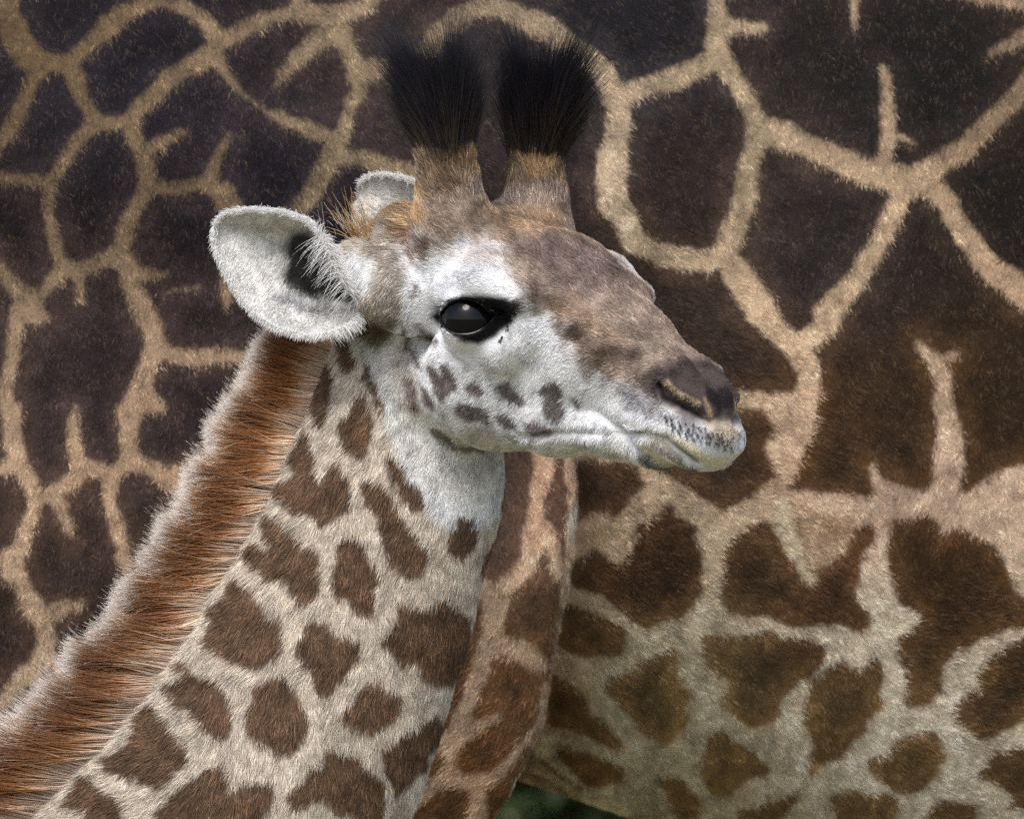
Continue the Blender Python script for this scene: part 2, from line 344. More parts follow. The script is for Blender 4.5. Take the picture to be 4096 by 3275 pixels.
# ------------------------------------------------------------------ coat pattern of the calf (photo-pixel traces)
NECK_PATCH = [
 ('N1', [(930,60),(990,50),(1020,80),(1040,180),(1050,230),(1010,280),(980,310),(950,240),(930,150)]),
 ('N1', [(850,220),(890,200),(900,260),(890,380),(880,520),(850,620),(840,700),(800,650),(750,580),(740,530),(780,400)]),
 ('N1', [(1070,440),(1110,460),(1140,540),(1170,620),(1160,700),(1130,780),(1120,860),(1060,850),(980,800),(930,740),(920,670),(940,610),(990,580),(1010,490)]),
 ('N1', [(1100,200),(1150,330),(1200,440),(1225,540),(1220,590),(1180,530),(1140,430),(1100,310)]),
 ('N1', [(700,640),(720,700),(760,800),(780,880),(790,980),(810,1010),(850,960),(880,890),(940,900),(980,960),(1000,1050),(1020,1120),(1010,1200),(940,1230),(880,1290),(820,1330),(780,1290),(740,1240),(640,1230),(560,1180),(500,1100),(530,1020),(600,1000),(650,960),(590,890),(620,800),(660,720)]),
 ('N1', [(1230,840),(1300,830),(1340,900),(1400,1000),(1460,1080),(1500,1140),(1490,1210),(1430,1210),(1370,1170),(1310,1070),(1250,950)]),
 ('N1', [(1090,1010),(1150,990),(1210,1020),(1260,1100),(1310,1200),(1350,1280),(1420,1350),(1480,1410),(1520,1480),(1530,1580),(1470,1630),(1390,1645),(1300,1620),(1260,1570),(1240,1450),(1210,1330),(1170,1250),(1110,1180),(1080,1080)]),
 ('N1', [(1710,1250),(1780,1250),(1830,1300),(1850,1380),(1850,1450),(1800,1520),(1740,1560),(1690,1520),(1650,1430),(1670,1360),(1710,1310)]),
 ('N1', [(450,1190),(500,1240),(560,1290),(620,1340),(660,1400),(690,1470),(780,1450),(810,1530),(820,1640),(814,1650),(784,1750),(734,1830),(674,1830),(624,1770),(594,1690),(474,1680),(394,1630),(314,1550),(300,1500),(350,1400),(430,1450),(490,1490),(430,1370),(410,1300),(430,1230)]),
 ('N1', [(900,1450),(970,1390),(1070,1390),(1100,1460),(1130,1560),(1174,1590),(1204,1670),(1174,1770),(1154,1860),(1104,1920),(1064,1900),(984,1840),(914,1800),(884,1700),(894,1600)]),
 ('N2', [(350,140),(420,100),(470,140),(530,200),(590,270),(620,350),(650,370),(710,370),(730,440),(740,530),(720,600),(660,650),(560,690),(480,690),(400,690),(330,640),(270,600),(180,570),(230,480),(270,430),(210,380),(260,280),(310,260),(350,230)]),
 ('N2', [(860,400),(920,380),(1000,390),(1050,440),(1090,480),(1150,510),(1220,520),(1225,590),(1190,680),(1130,770),(1070,830),(1030,880),(960,880),(920,820),(900,750),(860,690),(810,610),(815,540),(840,470)]),
 ('N2', [(1480,260),(1560,280),(1640,290),(1720,290),(1740,230),(1790,220),(1830,270),(1900,310),(1960,330),(1970,480),(1940,600),(1900,720),(1850,810),(1760,810),(1700,790),(1640,770),(1650,700),(1600,680),(1500,680),(1450,620),(1380,570),(1360,510),(1440,460),(1460,370)]),
 ('N2', [(520,840),(600,800),(660,750),(740,760),(790,830),(830,940),(880,1000),(900,1080),(840,1160),(800,1230),(710,1300),(640,1260),(560,1220),(500,1170),(470,1090),(490,970),(540,900)]),
 ('N3', [(1160,680),(1220,640),(1290,720),(1400,760),(1490,830),(1540,930),(1550,1040),(1530,1130),(1480,1190),(1420,1170),(1340,1080),(1250,990),(1170,970),(1130,890),(1080,840),(1130,790),(1200,790),(1230,750),(1150,710)]),
 ('N2', [(1060,1010),(1140,960),(1200,900),(1250,820),(1320,780),(1400,820),(1480,870),(1500,930),(1460,1040),(1390,1110),(1320,1130),(1240,1130),(1140,1090)]),
 ('N2', [(1740,1000),(1700,1010),(1620,1060),(1560,1110),(1500,1140),(1430,1180),(1380,1240),(1390,1330),(1420,1420),(1460,1520),(1490,1560),(1580,1460),(1660,1360),(1720,1250),(1770,1150),(1790,1050)]),
 ('N2', [(1010,1230),(1050,1215),(1120,1270),(1230,1290),(1310,1370),(1370,1440),(1400,1560),(1390,1640),(1370,1720),(1280,1724),(1150,1690),(1060,1660),(1000,1600),(930,1590),(860,1630),(780,1620),(750,1560),(770,1490),(860,1450),(870,1380),(960,1360),(990,1290)]),
 ('N2', [(0,1560),(60,1490),(160,1440),(240,1350),(320,1350),(360,1430),(370,1500),(440,1460),(540,1450),(610,1440),(650,1500),(650,1580),(600,1660),(560,1724),(450,1850),(0,1850),(-150,1850),(-100,1650)]),
 ('N3', [(950,980),(1010,940),(1070,990),(1120,1080),(1200,1170),(1270,1240),(1280,1300),(1230,1370),(1150,1440),(1080,1490),(980,1490),(930,1440),(830,1450),(760,1410),(700,1360),(700,1300),(800,1260),(870,1220),(900,1130),(920,1050)]),
 ('N3', [(540,1430),(620,1420),(660,1480),(760,1560),(820,1620),(860,1700),(880,1850),(500,1850),(560,1700),(600,1680),(500,1640),(440,1620),(480,1530)]),
]
FACE_SPOT = [
 [(150,1110),(190,1100),(210,1180),(205,1270),(170,1260),(150,1190)],
 [(220,1140),(250,1130),(280,1200),(295,1270),(260,1270),(225,1200)],
 [(260,1040),(300,1050),(340,1110),(370,1180),(340,1230),(300,1200),(265,1120)],
 [(320,1035),(370,1050),(410,1110),(420,1170),(380,1170),(340,1110)],
 [(455,1140),(500,1125),(550,1160),(540,1200),(490,1210),(455,1180)],
 [(600,1150),(660,1130),(700,1170),(750,1220),(730,1250),(680,1245),(620,1210)],
 [(830,1150),(900,1130),(940,1160),(930,1220),(945,1290),(900,1330),(850,1320),(825,1260),(850,1210),(820,1180)],
 [(985,1220),(1020,1210),(1030,1260),(1000,1300),(980,1270)],
 [(395,1260),(440,1235),(510,1240),(580,1290),(590,1350),(540,1330),(470,1330),(410,1310)],
 [(610,1290),(660,1290),(720,1330),(710,1370),(650,1350),(615,1320)],
 [(740,1330),(820,1330),(900,1370),(880,1400),(780,1410),(740,1370)],
 [(240,1360),(300,1370),(360,1410),(430,1450),(520,1480),(540,1510),(460,1510),(380,1470),(300,1420)],
 [(210,860),(250,880),(320,950),(310,970),(240,930)],
 [(150,850),(180,880),(190,970),(160,980),(145,920)],
 [(195,950),(220,1000),(235,1060),(215,1050),(200,1000)],
 [(190,650),(220,660),(225,720),(190,730),(180,690)],
]
CCOL = np.zeros((GH, GW, 3)) + lin((206, 194, 178))
CW = GX + 7 * fbm(GX, GY, 28, 91), GY + 7 * fbm(GX, GY, 28, 47)
def paint(crop, pts, col, feather=10, amt=1.0, line=False, noise=0.0):
    q = tr(crop, pts)
    pad = feather * 2 + 60
    i0, i1, j0, j1 = window(q[:, 0].min() - pad, q[:, 1].min() - pad, q[:, 0].max() + pad, q[:, 1].max() + pad)
    if i1 <= i0 or j1 <= j0:
        return
    X, Y = CW[0][j0:j1, i0:i1], CW[1][j0:j1, i0:i1]
    if line:
        f = np.full((GH, GW), 999.0); line_field(f, q, pad=pad, ux=CW[0], uy=CW[1]); d = f[j0:j1, i0:i1]
    else:
        d = poly_sd(q, X, Y)
    if noise:
        d = d + noise * fbm(X, Y, 50, 61)
    m = (smooth(feather, -feather, d) * amt)[..., None]
    CCOL[j0:j1, i0:i1] = CCOL[j0:j1, i0:i1] * (1 - m) + lin(col) * m

WHITE = (236, 238, 242)
# white of the face and throat
paint('S', [(1560,1000),(1700,950),(1900,940),(2200,1000),(2500,1300),(3000,1900),(2500,2000),(2080,1900),(1990,2060),(1900,2130),(1760,2080),(1640,1900),(1560,1680),(1470,1450)], WHITE, 40)
paint('N1', [(1020,70),(1200,140),(1320,420),(1430,620),(1560,800),(1760,900),(1960,1000),(1900,1150),(1720,1180),(1540,1080),(1400,900),(1300,700),(1230,520),(1120,260)], (216,215,212), 22)
paint('N1', [(1250,160),(1380,90),(1450,300),(1480,600),(1400,620),(1320,480),(1250,330)], (190,180,165), 25, .7)
for c, p in NECK_PATCH:
    paint(c, p, (98, 73, 52), 9, 0.97, noise=16)
# lower jaw tint and grey-olive hair
paint('FC', [(250,1330),(420,1370),(700,1440),(960,1420),(1250,1420),(1260,1540),(960,1540),(600,1530),(420,1500)], (206,205,196), 25, .8)
paint('FC', [(430,1330),(620,1380),(760,1420),(640,1440),(480,1390)], (150,140,128), 25, .6)
# brown cap of forehead and nose
paint('S', [(1640,820),(1690,1030),(1745,1010),(1800,985),(1890,970),(1990,1010),(2060,1110),(2085,1180),(2150,1245),(2230,1290),(2270,1340),(2285,1420),(2350,1480),(2420,1535),(2560,1560),(2620,1640),(2780,1700),(3050,1600),(2700,1100),(2500,500),(1600,300),(1620,700)], (146,129,116), 58, noise=60)
paint('FC', [(300,520),(480,480),(640,500),(760,620),(690,640),(560,560),(400,540)], (188,172,156), 40, .55)
paint('FC', [(700,480),(880,430),(1080,440),(1250,560),(1290,720),(1150,700),(1000,740),(860,640)], (112,95,90), 45, .8, noise=40)
paint('FC', [(520,320),(640,270),(860,330),(960,360),(850,420),(700,430),(600,400)], (146,118,90), 35, .7, noise=40)
paint('FC', [(960,220),(1050,320),(1200,440),(1290,560),(1360,690),(1330,700),(1200,520),(1020,380)], (196,180,166), 22, .6)
paint('FC', [(950,870),(1000,840),(1050,860),(1040,920),(990,950),(950,910)], (60,46,38), 16, .95, noise=20)
paint('FC', [(1080,980),(1180,960),(1330,1000),(1300,1050),(1180,1040),(1120,1060)], (80,64,56), 22, .85, noise=30)
paint('FC', [(780,700),(900,720),(960,790),(860,790)], (96,82,74), 22, .6, noise=30)
paint('FC', [(880,760),(1000,700),(1080,800),(1200,900),(1250,960),(1080,900),(960,820)], (160,134,112), 24, .6, noise=30)
# ossicones and poll
paint('T', [(350,600),(960,600),(960,900),(860,1170),(760,1270),(600,1240),(410,1130)], (24,20,22), 44, 1, noise=50)
paint('T', [(960,600),(1900,500),(1700,900),(1620,1110),(1300,1060),(1090,1040),(960,780)], (24,20,22), 44, 1, noise=50)
paint('T', [(350,1020),(480,1160),(620,1180),(780,1160),(880,1060),(900,1240),(960,1340),(700,1450),(420,1500),(390,1300)], (104,86,64), 26, .8, noise=40)
paint('T', [(800,1150),(860,1080),(900,1240),(1000,1370),(940,1400),(860,1300)], (146,116,80), 14, .7)
paint('T', [(1090,960),(1300,960),(1480,980),(1600,1050),(1500,1150),(1200,1300),(1080,1340),(1130,1150)], (116,96,74), 26, .8, noise=30)
paint('T', [(1040,1310),(1200,1330),(1330,1300),(1300,1400),(1120,1420),(1000,1380)], (64,52,42), 24, .7, noise=40)
paint('T', [(1350,1150),(1600,1080),(1680,1300),(1720,1560),(1600,1560),(1400,1420)], (196,172,150), 30, .7)
paint('E', [(1400,330),(1560,250),(1740,240),(1760,450),(1700,560),(1560,470),(1420,520),(1330,560)], (172,140,102), 24, .85, noise=40)
paint('E', [(1490,530),(1570,470),(1640,520),(1730,640),(1700,820),(1640,800),(1620,680),(1560,580)], (112,78,50), 16, .85, noise=24)
paint('E', [(1790,600),(1860,640),(1760,860),(1700,860)], (96,76,60), 18, .7, noise=20)
paint('E', [(1380,640),(1600,600),(1640,900),(1590,1250),(1460,1440),(1300,1380),(1200,1260),(1330,1000)], (160,150,138), 24, .9, noise=30)
paint('E', [(1230,1240),(1400,1210),(1580,1230),(1500,1420),(1330,1400)], (108,98,80), 26, .85, noise=30)
paint('E', [(1120,700),(1290,690),(1380,760),(1390,900),(1330,1030),(1200,1040),(1130,880)], (236,236,236), 26, .95)
# darker lines behind the jaw
paint('N1', [(1380,40,20),(1400,120,24),(1440,190,20),(1480,270,12)], (80,66,56), 8, .8, line=True)
for p in FACE_SPOT:
    paint('FC', p, (98, 83, 78), 9, 0.9, noise=12)
paint('FC', [(355,980,8),(430,1040,14),(490,1090,8)], (120,108,104), 10, .6, line=True)
# eye surround
paint('EY', [(250,440),(330,380),(400,310),(520,265),(680,265),(840,290),(980,330),(1020,400),(940,470),(860,540),(760,620),(640,665),(520,650),(400,590),(330,530)], (14,13,17), 13, 1.0)
paint('EY', [(860,300),(1000,300),(1060,340),(1000,400)], (60,52,46), 22, .8)
# muzzle
paint('MZ', [(270,240),(380,190),(500,160),(620,150),(720,230),(800,340),(870,470),(850,540),(740,560),(620,520),(440,450),(320,370)], (74,64,62), 26, .95, noise=20)
paint('MZ', [(120,330),(280,330),(420,430),(560,520),(700,580),(700,640),(560,600),(380,520),(200,450)], (128,124,128), 30, .75, noise=40)
paint('MZ', [(720,560),(860,540),(930,640),(940,760),(900,820),(800,700),(730,640)], (200,172,138), 40, .6, noise=50)
paint('MZ', [(200,600),(420,610),(560,660),(680,740),(800,770),(930,740),(930,860),(780,880),(640,800),(520,720),(440,640)], (226,212,178), 18, .9)
paint('MZ', [(200,620,8),(300,612,14),(420,640,18),(500,700,22),(570,760,22),(640,810,16)], (40,36,30), 8, .9, line=True)
paint('MZ', [(310,640),(420,650),(480,700),(540,780),(560,850),(480,820),(400,740),(330,690)], (118,108,92), 14, .9)
paint('MZ', [(250,660),(330,720),(430,790),(560,860),(500,850),(380,800),(280,740)], (232,218,186), 10, .85)
paint('MZ', [(230,700),(340,780),(460,850),(640,850),(640,900),(480,910),(360,870),(260,790)], (52,50,50), 14, .9, noise=18)
paint('MZ', [(390,300,30),(420,380,44),(500,430,34),(600,480,26),(710,545,20)], (16,13,14), 10, 1, line=True)
paint('MZ', [(690,300),(760,330),(800,420),(790,470),(740,450),(690,380)], (26,22,24), 12, .9)
paint('MZ', [(435,280,16),(480,330,22),(560,380,22),(650,430,16)], (184,162,130), 7, .95, line=True)
paint('MZ', [(690,395,14),(700,440,20),(725,500,26)], (186,158,122), 8, .8, line=True)
paint('MZ', [(770,330,14),(820,410,18),(855,480,16)], (176,142,104), 8, .7, line=True)
paint('FC', [(720,1400,6),(820,1410,14),(920,1385,8),(1100,1385,12),(1250,1390,10)], (104,98,84), 9, .8, line=True)
drng = np.random.default_rng(5)
for i in range(64):        # whisker pits
    u = drng.random(); v = drng.random()
    x = 430 + 420 * u; y = 520 + 140 * u + 100 * v
    paint('MZ', [(x, y, 9 + 6 * drng.random()), (x + 3, y + 4, 8)], (36, 36, 44), 4, .85, line=True)
CCOL *= (1 + 0.30 * fbm(GX, GY, 60, 140) * (1 + .8 * (CCOL.mean(-1) < .4)))[..., None]

# ------------------------------------------------------------------ signed distance modelling
PSI = math.radians(40)
CP, SP = math.cos(PSI), math.sin(PSI)
HO = W(1960, 1100, 0.0)
FWD = np.array([CP, -SP, 0]); NEA = np.array([-SP, -CP, 0])

def hp(px, py, w):
    """head coordinates (forward, up, sideways) of the point seen at a photo pixel at a given sideways offset"""
    q = (px - CX) * K
    s = (q * (D + HO[1] - w * CP) - D * (HO[0] - w * SP)) / (D * CP + q * SP)
    Y = HO[1] - s * SP - w * CP
    z = ZC - (py - CY) * K * (D + Y) / D
    return np.array([s, z - HO[2], w])

def h2w(h):
    h = np.asarray(h)
    return HO + h[0] * FWD + h[2] * NEA + np.array([0, 0, h[1]])

def ellchain(a, b, c, nodes, k, n=2.2):
    """chain of rounded sections: nodes (a0, b0, c0, radius in the a-b plane, half width along c)"""
    out = None
    for A, B in zip(nodes[:-1], nodes[1:]):
        A = np.asarray(A); B = np.asarray(B)
        da, db = B[0] - A[0], B[1] - A[1]
        h = np.clip(((a - A[0]) * da + (b - A[1]) * db) / (da * da + db * db), 0, 1)
        r = A[3] + (B[3] - A[3]) * h; hw = A[4] + (B[4] - A[4]) * h
        q = np.hypot(a - A[0] - h * da, b - A[1] - h * db) / r
        l = np.abs(c - A[2] - h * (B[2] - A[2])) / hw
        d = ((q ** n + l ** n + 1e-12) ** (1 / n) - 1) * np.minimum(r, hw)
        out = d if out is None else smin(out, d, k)
    return out

def capsule(P, nodes, k):
    out = None
    for A, B in zip(nodes[:-1], nodes[1:]):
        A = np.asarray(A, float); B = np.asarray(B, float)
        ab = B[:3] - A[:3]
        h = np.clip(((P[0] - A[0]) * ab[0] + (P[1] - A[1]) * ab[1] + (P[2] - A[2]) * ab[2]) / (ab @ ab), 0, 1)
        d = np.sqrt((P[0] - A[0] - h * ab[0]) ** 2 + (P[1] - A[1] - h * ab[1]) ** 2 + (P[2] - A[2] - h * ab[2]) ** 2) - (A[3] + (B[3] - A[3]) * h)
        out = d if out is None else smin(out, d, k)
    return out

def ball(P, C, r):
    return np.sqrt((P[0] - C[0]) ** 2 + (P[1] - C[1]) ** 2 + (P[2] - C[2]) ** 2) - r

def mid(px, py, r, hw):
    h = hp(px, py, 0)
    return (h[0], h[1], 0, r * K, hw * K)

UP = [mid(1730,1080,205,240), mid(1930,1055,225,330), mid(2170,1130,205,385), mid(2330,1240,185,320), mid(2480,1380,165,255),
      mid(2670,1530,136,214), mid(2770,1630,126,206), mid(2812,1730,112,194)]
LIP = [mid(2480,1590,80,150), mid(2690,1700,100,205), mid(2815,1795,84,186)]
JAW = [mid(1830,1540,180,250), mid(2010,1640,150,225), mid(2250,1695,118,185), mid(2480,1725,96,155), mid(2640,1785,88,150)]
OSS = [np.append(hp(1980, 900, 0)[:2], [.050, 150 * K]), np.append(hp(1968, 640, 0)[:2], [.0557, 104 * K]), np.append(hp(1962, 480, 0)[:2], [.0585, 82 * K])]
def near(px, py, w, r):
    return np.append(hp(px, py, w), r * K)
EYE_C = hp(1880, 1280, .076)
EYE_R = .0225
_e = np.array([-.20, -.97, .10]); _e /= np.linalg.norm(_e)
EYE_AX = np.array([_e @ FWD, _e[2], _e @ NEA])                      # in head coordinates
EYE_U = np.cross(np.array([0, 1.0, 0]), EYE_AX); EYE_U /= np.linalg.norm(EYE_U)
EYE_V = np.cross(EYE_AX, EYE_U)
if (EYE_U[0] * CP - EYE_U[2] * SP) < 0:
    EYE_U = -EYE_U
tl = math.radians(4)

NECKN = [(1730,1180,.060,220,210),(1655,1500,.062,320,240),(1566,1900,.064,388,265),(1490,2080,.066,412,290),(1356,2450,.070,478,320),(1124,2900,.076,568,362),(862,3275,.08,648,402),(505,3780,.09,740,450)]
NECK = []
for px, py, Y, r, dz in NECKN:
    p = W(px, py, Y)
    NECK.append((p[0], p[2], Y, r * K, dz * K))

FEAT = []
def sd_head(P):
    q = P - HO
    s = q[:, 0] * FWD[0] + q[:, 1] * FWD[1]
    w = q[:, 0] * NEA[0] + q[:, 1] * NEA[1]
    t = q[:, 2]
    aw = np.sqrt(w * w + 1e-6)
    H = (s, t, aw)
    d = ellchain(s, t, w, UP, .008)
    lip = ellchain(s, t, w, LIP, .008)
    d = smin(d, lip, .014)
    jaw = ellchain(s, t, w, JAW, .01)
    back = smooth(hp(2450, 1700, 0)[0], hp(2150, 1700, 0)[0], s)
    d = smin(d, jaw, .004 + .03 * back)
    d = smin(d, ball(H, hp(1900, 1480, .040), 185 * K), .03)
    d = smin(d, ball(H, hp(2250, 1480, .026), 120 * K), .04)
    # brow and eye socket
    d = smin(d, capsule(H, [near(1800,1175,.068,66), near(1940,1120,.077,92), near(2080,1185,.072,66)], .01), .014)
    d = smin(d, capsule(H, [near(1800,1400,.068,50), near(1990,1400,.066,46), near(2120,1330,.058,40)], .01), .022)
    d = smin(d, capsule(H, OSS, .004), .022)
    if FEAT:
        for kind, nodes, k1, k2 in FEAT:
            f = capsule(H, nodes, k1)
            d = smin(d, f, k2) if kind > 0 else smax(d, -f, k2)
    # eyelids
    e0 = s - EYE_C[0]; e1 = t - EYE_C[1]; e2 = aw - EYE_C[2]
    lx = e0 * EYE_U[0] + e1 * EYE_U[1] + e2 * EYE_U[2]
    lz = e0 * EYE_V[0] + e1 * EYE_V[1] + e2 * EYE_V[2]
    ly = e0 * EYE_AX[0] + e1 * EYE_AX[1] + e2 * EYE_AX[2]
    d = smin(d, np.sqrt(e0 ** 2 + e1 ** 2 + e2 ** 2) - (EYE_R + .0022), .010)
    lx2 = lx * math.cos(tl) + lz * math.sin(tl); lz2 = -lx * math.sin(tl) + lz * math.cos(tl)
    top = .0140 * (1 - np.clip(np.abs(lx2 + .002) / .0235, 0, 1.6) ** 2.3) + .0006
    bot = -.0142 * (1 - np.clip(np.abs(lx2 + .001) / .0235, 0, 1.6) ** 2.3) + .0006
    opening = np.maximum(lz2 - top, bot - lz2)
    duct = np.sqrt(((lx2 - .024) / .008) ** 2 + ((lz2 - .0025) / .0022) ** 2) * .0022 - .0022
    opening = smin(opening, duct, .002)
    d = smax(d, -np.maximum(opening, .006 - ly), .0012)
    d = smin(d, ball(H, hp(1640, 950, .012), 110 * K), .03)
    # ear bases
    eb = capsule(H, [near(1640,1190,.052,150), near(1560,1150,.064,145), near(1445,1090,.066,114)], .01)
    eb = smax(eb, -ball(H, hp(1335, 1195, .085), 122 * K), .006)
    d = smin(d, eb, .016)
    return d

def sd_calf(P):
    d = sd_head(P)
    nk = ellchain(P[:, 0], P[:, 2], P[:, 1], NECK, .03, 2.1)
    return smin(d, nk, .016)

def surf(px, py, push=0.0):
    """head coordinates of the skin seen at a photo pixel, pushed out (+) or in (-) along the sight line"""
    Y = np.linspace(-.24, .2, 450)
    P = np.stack([(px - CX) * K * (D + Y) / D, Y, ZC - (py - CY) * K * (D + Y) / D], 1)
    d = sd_calf(P)
    i = int(np.argmax(d < 0)) if (d < 0).any() else int(np.argmin(d))
    p = P[i].copy()
    if i > 0 and (d < 0).any():
        p = P[i - 1] + (P[i] - P[i - 1]) * d[i - 1] / (d[i - 1] - d[i])
    p = p + np.array([0, -push, 0])
    q = p - HO
    return np.array([q @ FWD, q[2], abs(q @ NEA)]), p

def on(px, py, push, r):
    return np.append(surf(px, py, push)[0], r * K)

_f = [(1, [on(2640,1550,-.004,30), on(2660,1490,-.004,34), on(2720,1475,-.006,36), on(2780,1540,-.006,34), on(2830,1630,-.006,30)], .004, .010),
      (-1, [on(2646,1548,.000,22), on(2680,1600,.000,30), on(2745,1632,.000,26), on(2800,1660,.000,20), on(2838,1685,.001,15)], .003, .005),
      (1, [on(2668,1535,-.003,16), on(2740,1585,-.002,19), on(2800,1620,-.003,15)], .003, .004),
      (-1, [on(2080,1738,.001,6), on(2300,1728,.001,7), on(2515,1730,.001,9), on(2590,1735,.001,13), on(2660,1760,.001,22), on(2720,1810,.001,24), on(2790,1860,.002,20)], .002, .005),
      (-1, [on(1800,1780,.0,7), on(1900,1830,.0,9), on(2000,1850,.001,8)], .003, .010)]
FEAT.extend(_f)

def surface_nets(fn, lo, hi, h, band=2.2, cf=4):
    """sparse surface nets: fn is evaluated on every fine sample only close to the surface"""
    lo = np.asarray(lo, float); hi = np.asarray(hi, float)
    nc = np.ceil((hi - lo) / (h * cf)).astype(int) + 1
    cc = [lo[i] + (np.arange(nc[i]) * cf + (cf - 1) / 2) * h for i in range(3)]
    C = np.stack(np.meshgrid(*cc, indexing='ij'), -1).reshape(-1, 3)
    cv = np.concatenate([fn(C[i:i + 200000]) for i in range(0, len(C), 200000)]).reshape(nc)
    n = nc * cf
    V = np.repeat(np.repeat(np.repeat(np.where(cv > 0, 1.0, -1.0).astype(np.float32), cf, 0), cf, 1), cf, 2)
    act = np.argwhere(np.abs(cv) < band * h * cf)
    off = np.stack(np.meshgrid(*[np.arange(cf)] * 3, indexing='ij'), -1).reshape(-1, 3)
    idx = (act[:, None, :] * cf + off[None]).reshape(-1, 3)
    vals = np.empty(len(idx), np.float32)
    for i in range(0, len(idx), 300000):
        vals[i:i + 300000] = fn(lo + idx[i:i + 300000] * h)
    V[idx[:, 0], idx[:, 1], idx[:, 2]] = vals
    S = V < 0
    cnt = np.zeros(n - 1, np.int8)
    for o in off[[0]]:
        pass
    for a in (0, 1):
        for b in (0, 1):
            for c in (0, 1):
                cnt += S[a:n[0] - 1 + a, b:n[1] - 1 + b, c:n[2] - 1 + c]
    cells = np.argwhere((cnt > 0) & (cnt < 8))
    cid = np.full(n - 1, -1, np.int64)
    cid[cells[:, 0], cells[:, 1], cells[:, 2]] = np.arange(len(cells))
    acc = np.zeros((len(cells), 3)); num = np.zeros(len(cells))
    corners = [(a, b, c) for a in (0, 1) for b in (0, 1) for c in (0, 1)]
    for p in corners:
        for ax in range(3):
            if p[ax]:
                continue
            q = list(p); q[ax] = 1
            v0 = V[cells[:, 0] + p[0], cells[:, 1] + p[1], cells[:, 2] + p[2]].astype(np.float64)
            v1 = V[cells[:, 0] + q[0], cells[:, 1] + q[1], cells[:, 2] + q[2]].astype(np.float64)
            m = (v0 < 0) != (v1 < 0)
            tt = np.where(m, v0 / np.where(m, v0 - v1, 1), 0)
            pos = np.zeros((len(cells), 3)); pos[:] = p; pos[:, ax] += tt
            acc[m] += pos[m]; num += m
    verts = lo + (cells + acc / num[:, None]) * h
    quads = []
    for ax in range(3):
        o1, o2 = [(1, 2), (2, 0), (0, 1)][ax]
        sl0 = [slice(1, n[i] - 1) for i in range(3)]; sl1 = list(sl0)
        sl0[ax] = slice(0, n[ax] - 1); sl1[ax] = slice(1, n[ax])
        A = S[tuple(sl0)]; B = S[tuple(sl1)]
        e = np.argwhere(A != B)
        ins = A[e[:, 0], e[:, 1], e[:, 2]]
        base = e.copy()
        for i in range(3):
            if i != ax:
                base[:, i] += 1
        def cell(d1, d2):
            x = base.copy(); x[:, o1] -= d1; x[:, o2] -= d2
            return cid[x[:, 0], x[:, 1], x[:, 2]]
        q = np.stack([cell(1, 1), cell(0, 1), cell(0, 0), cell(1, 0)], 1)
        q[~ins] = q[~ins][:, ::-1]
        quads.append(q)
    Q = np.concatenate(quads)
    Q = Q[(Q >= 0).all(1)]
    return verts, Q

def grad(fn, P, e=.0006):
    g = np.empty_like(P)
    for i in range(3):
        o = np.zeros(3); o[i] = e
        g[:, i] = (fn(P + o) - fn(P - o)) / (2 * e)
    return g

def chunked(fn, P, n=200000):
    return np.concatenate([fn(P[i:i + n]) for i in range(0, len(P), n)])

def subdivide(V, Q):
    E = np.concatenate([Q[:, [i, (i + 1) % 4]] for i in range(4)])
    Es = np.sort(E, 1)
    key = Es[:, 0].astype(np.int64) * len(V) + Es[:, 1]
    uk, inv = np.unique(key, return_inverse=True)
    ea = uk // len(V); eb = uk % len(V)
    em = (V[ea] + V[eb]) / 2
    fc = V[Q].mean(1)
    nE = len(V); nF = nE + len(em)
    ei = inv.reshape(4, -1).T + nE
    f = np.arange(len(Q)) + nF
    NQ = np.concatenate([np.stack([Q[:, i], ei[:, i], f, ei[:, (i + 3) % 4]], 1) for i in range(4)])
    return np.concatenate([V, em, fc]), NQ

def relax(V, Q, it=2, lam=.5):
    for _ in range(it):
        acc = np.zeros_like(V); num = np.zeros(len(V))
        for i in range(4):
            for j in (1, 3):
                np.add.at(acc, Q[:, i], V[Q[:, (i + j) % 4]]); np.add.at(num, Q[:, i], 1)
        m = num > 0
        V = V.copy(); V[m] += lam * (acc[m] / num[m, None] - V[m])
    return V

def to_surface(fn, V, it=2, maxstep=.003):
    for _ in range(it):
        d = chunked(fn, V); g = chunked(lambda p: grad(fn, p), V)
        g2 = (g * g).sum(1) + 1e-6
        st = -d / g2
        mv = g * st[:, None]
        ln = np.linalg.norm(mv, axis=1) + 1e-12
        V = V + mv * np.minimum(1, maxstep / ln)[:, None]
    return V

def vnormals(V, Q):
    a = V[Q[:, 2]] - V[Q[:, 0]]; b = V[Q[:, 3]] - V[Q[:, 1]]
    n = np.cross(a, b)
    N = np.zeros_like(V)
    for i in range(4):
        for c in range(3):
            N[:, c] += np.bincount(Q[:, i], n[:, c], len(V))
    return N / (np.linalg.norm(N, axis=1, keepdims=True) + 1e-15), np.linalg.norm(n, axis=1) / 2

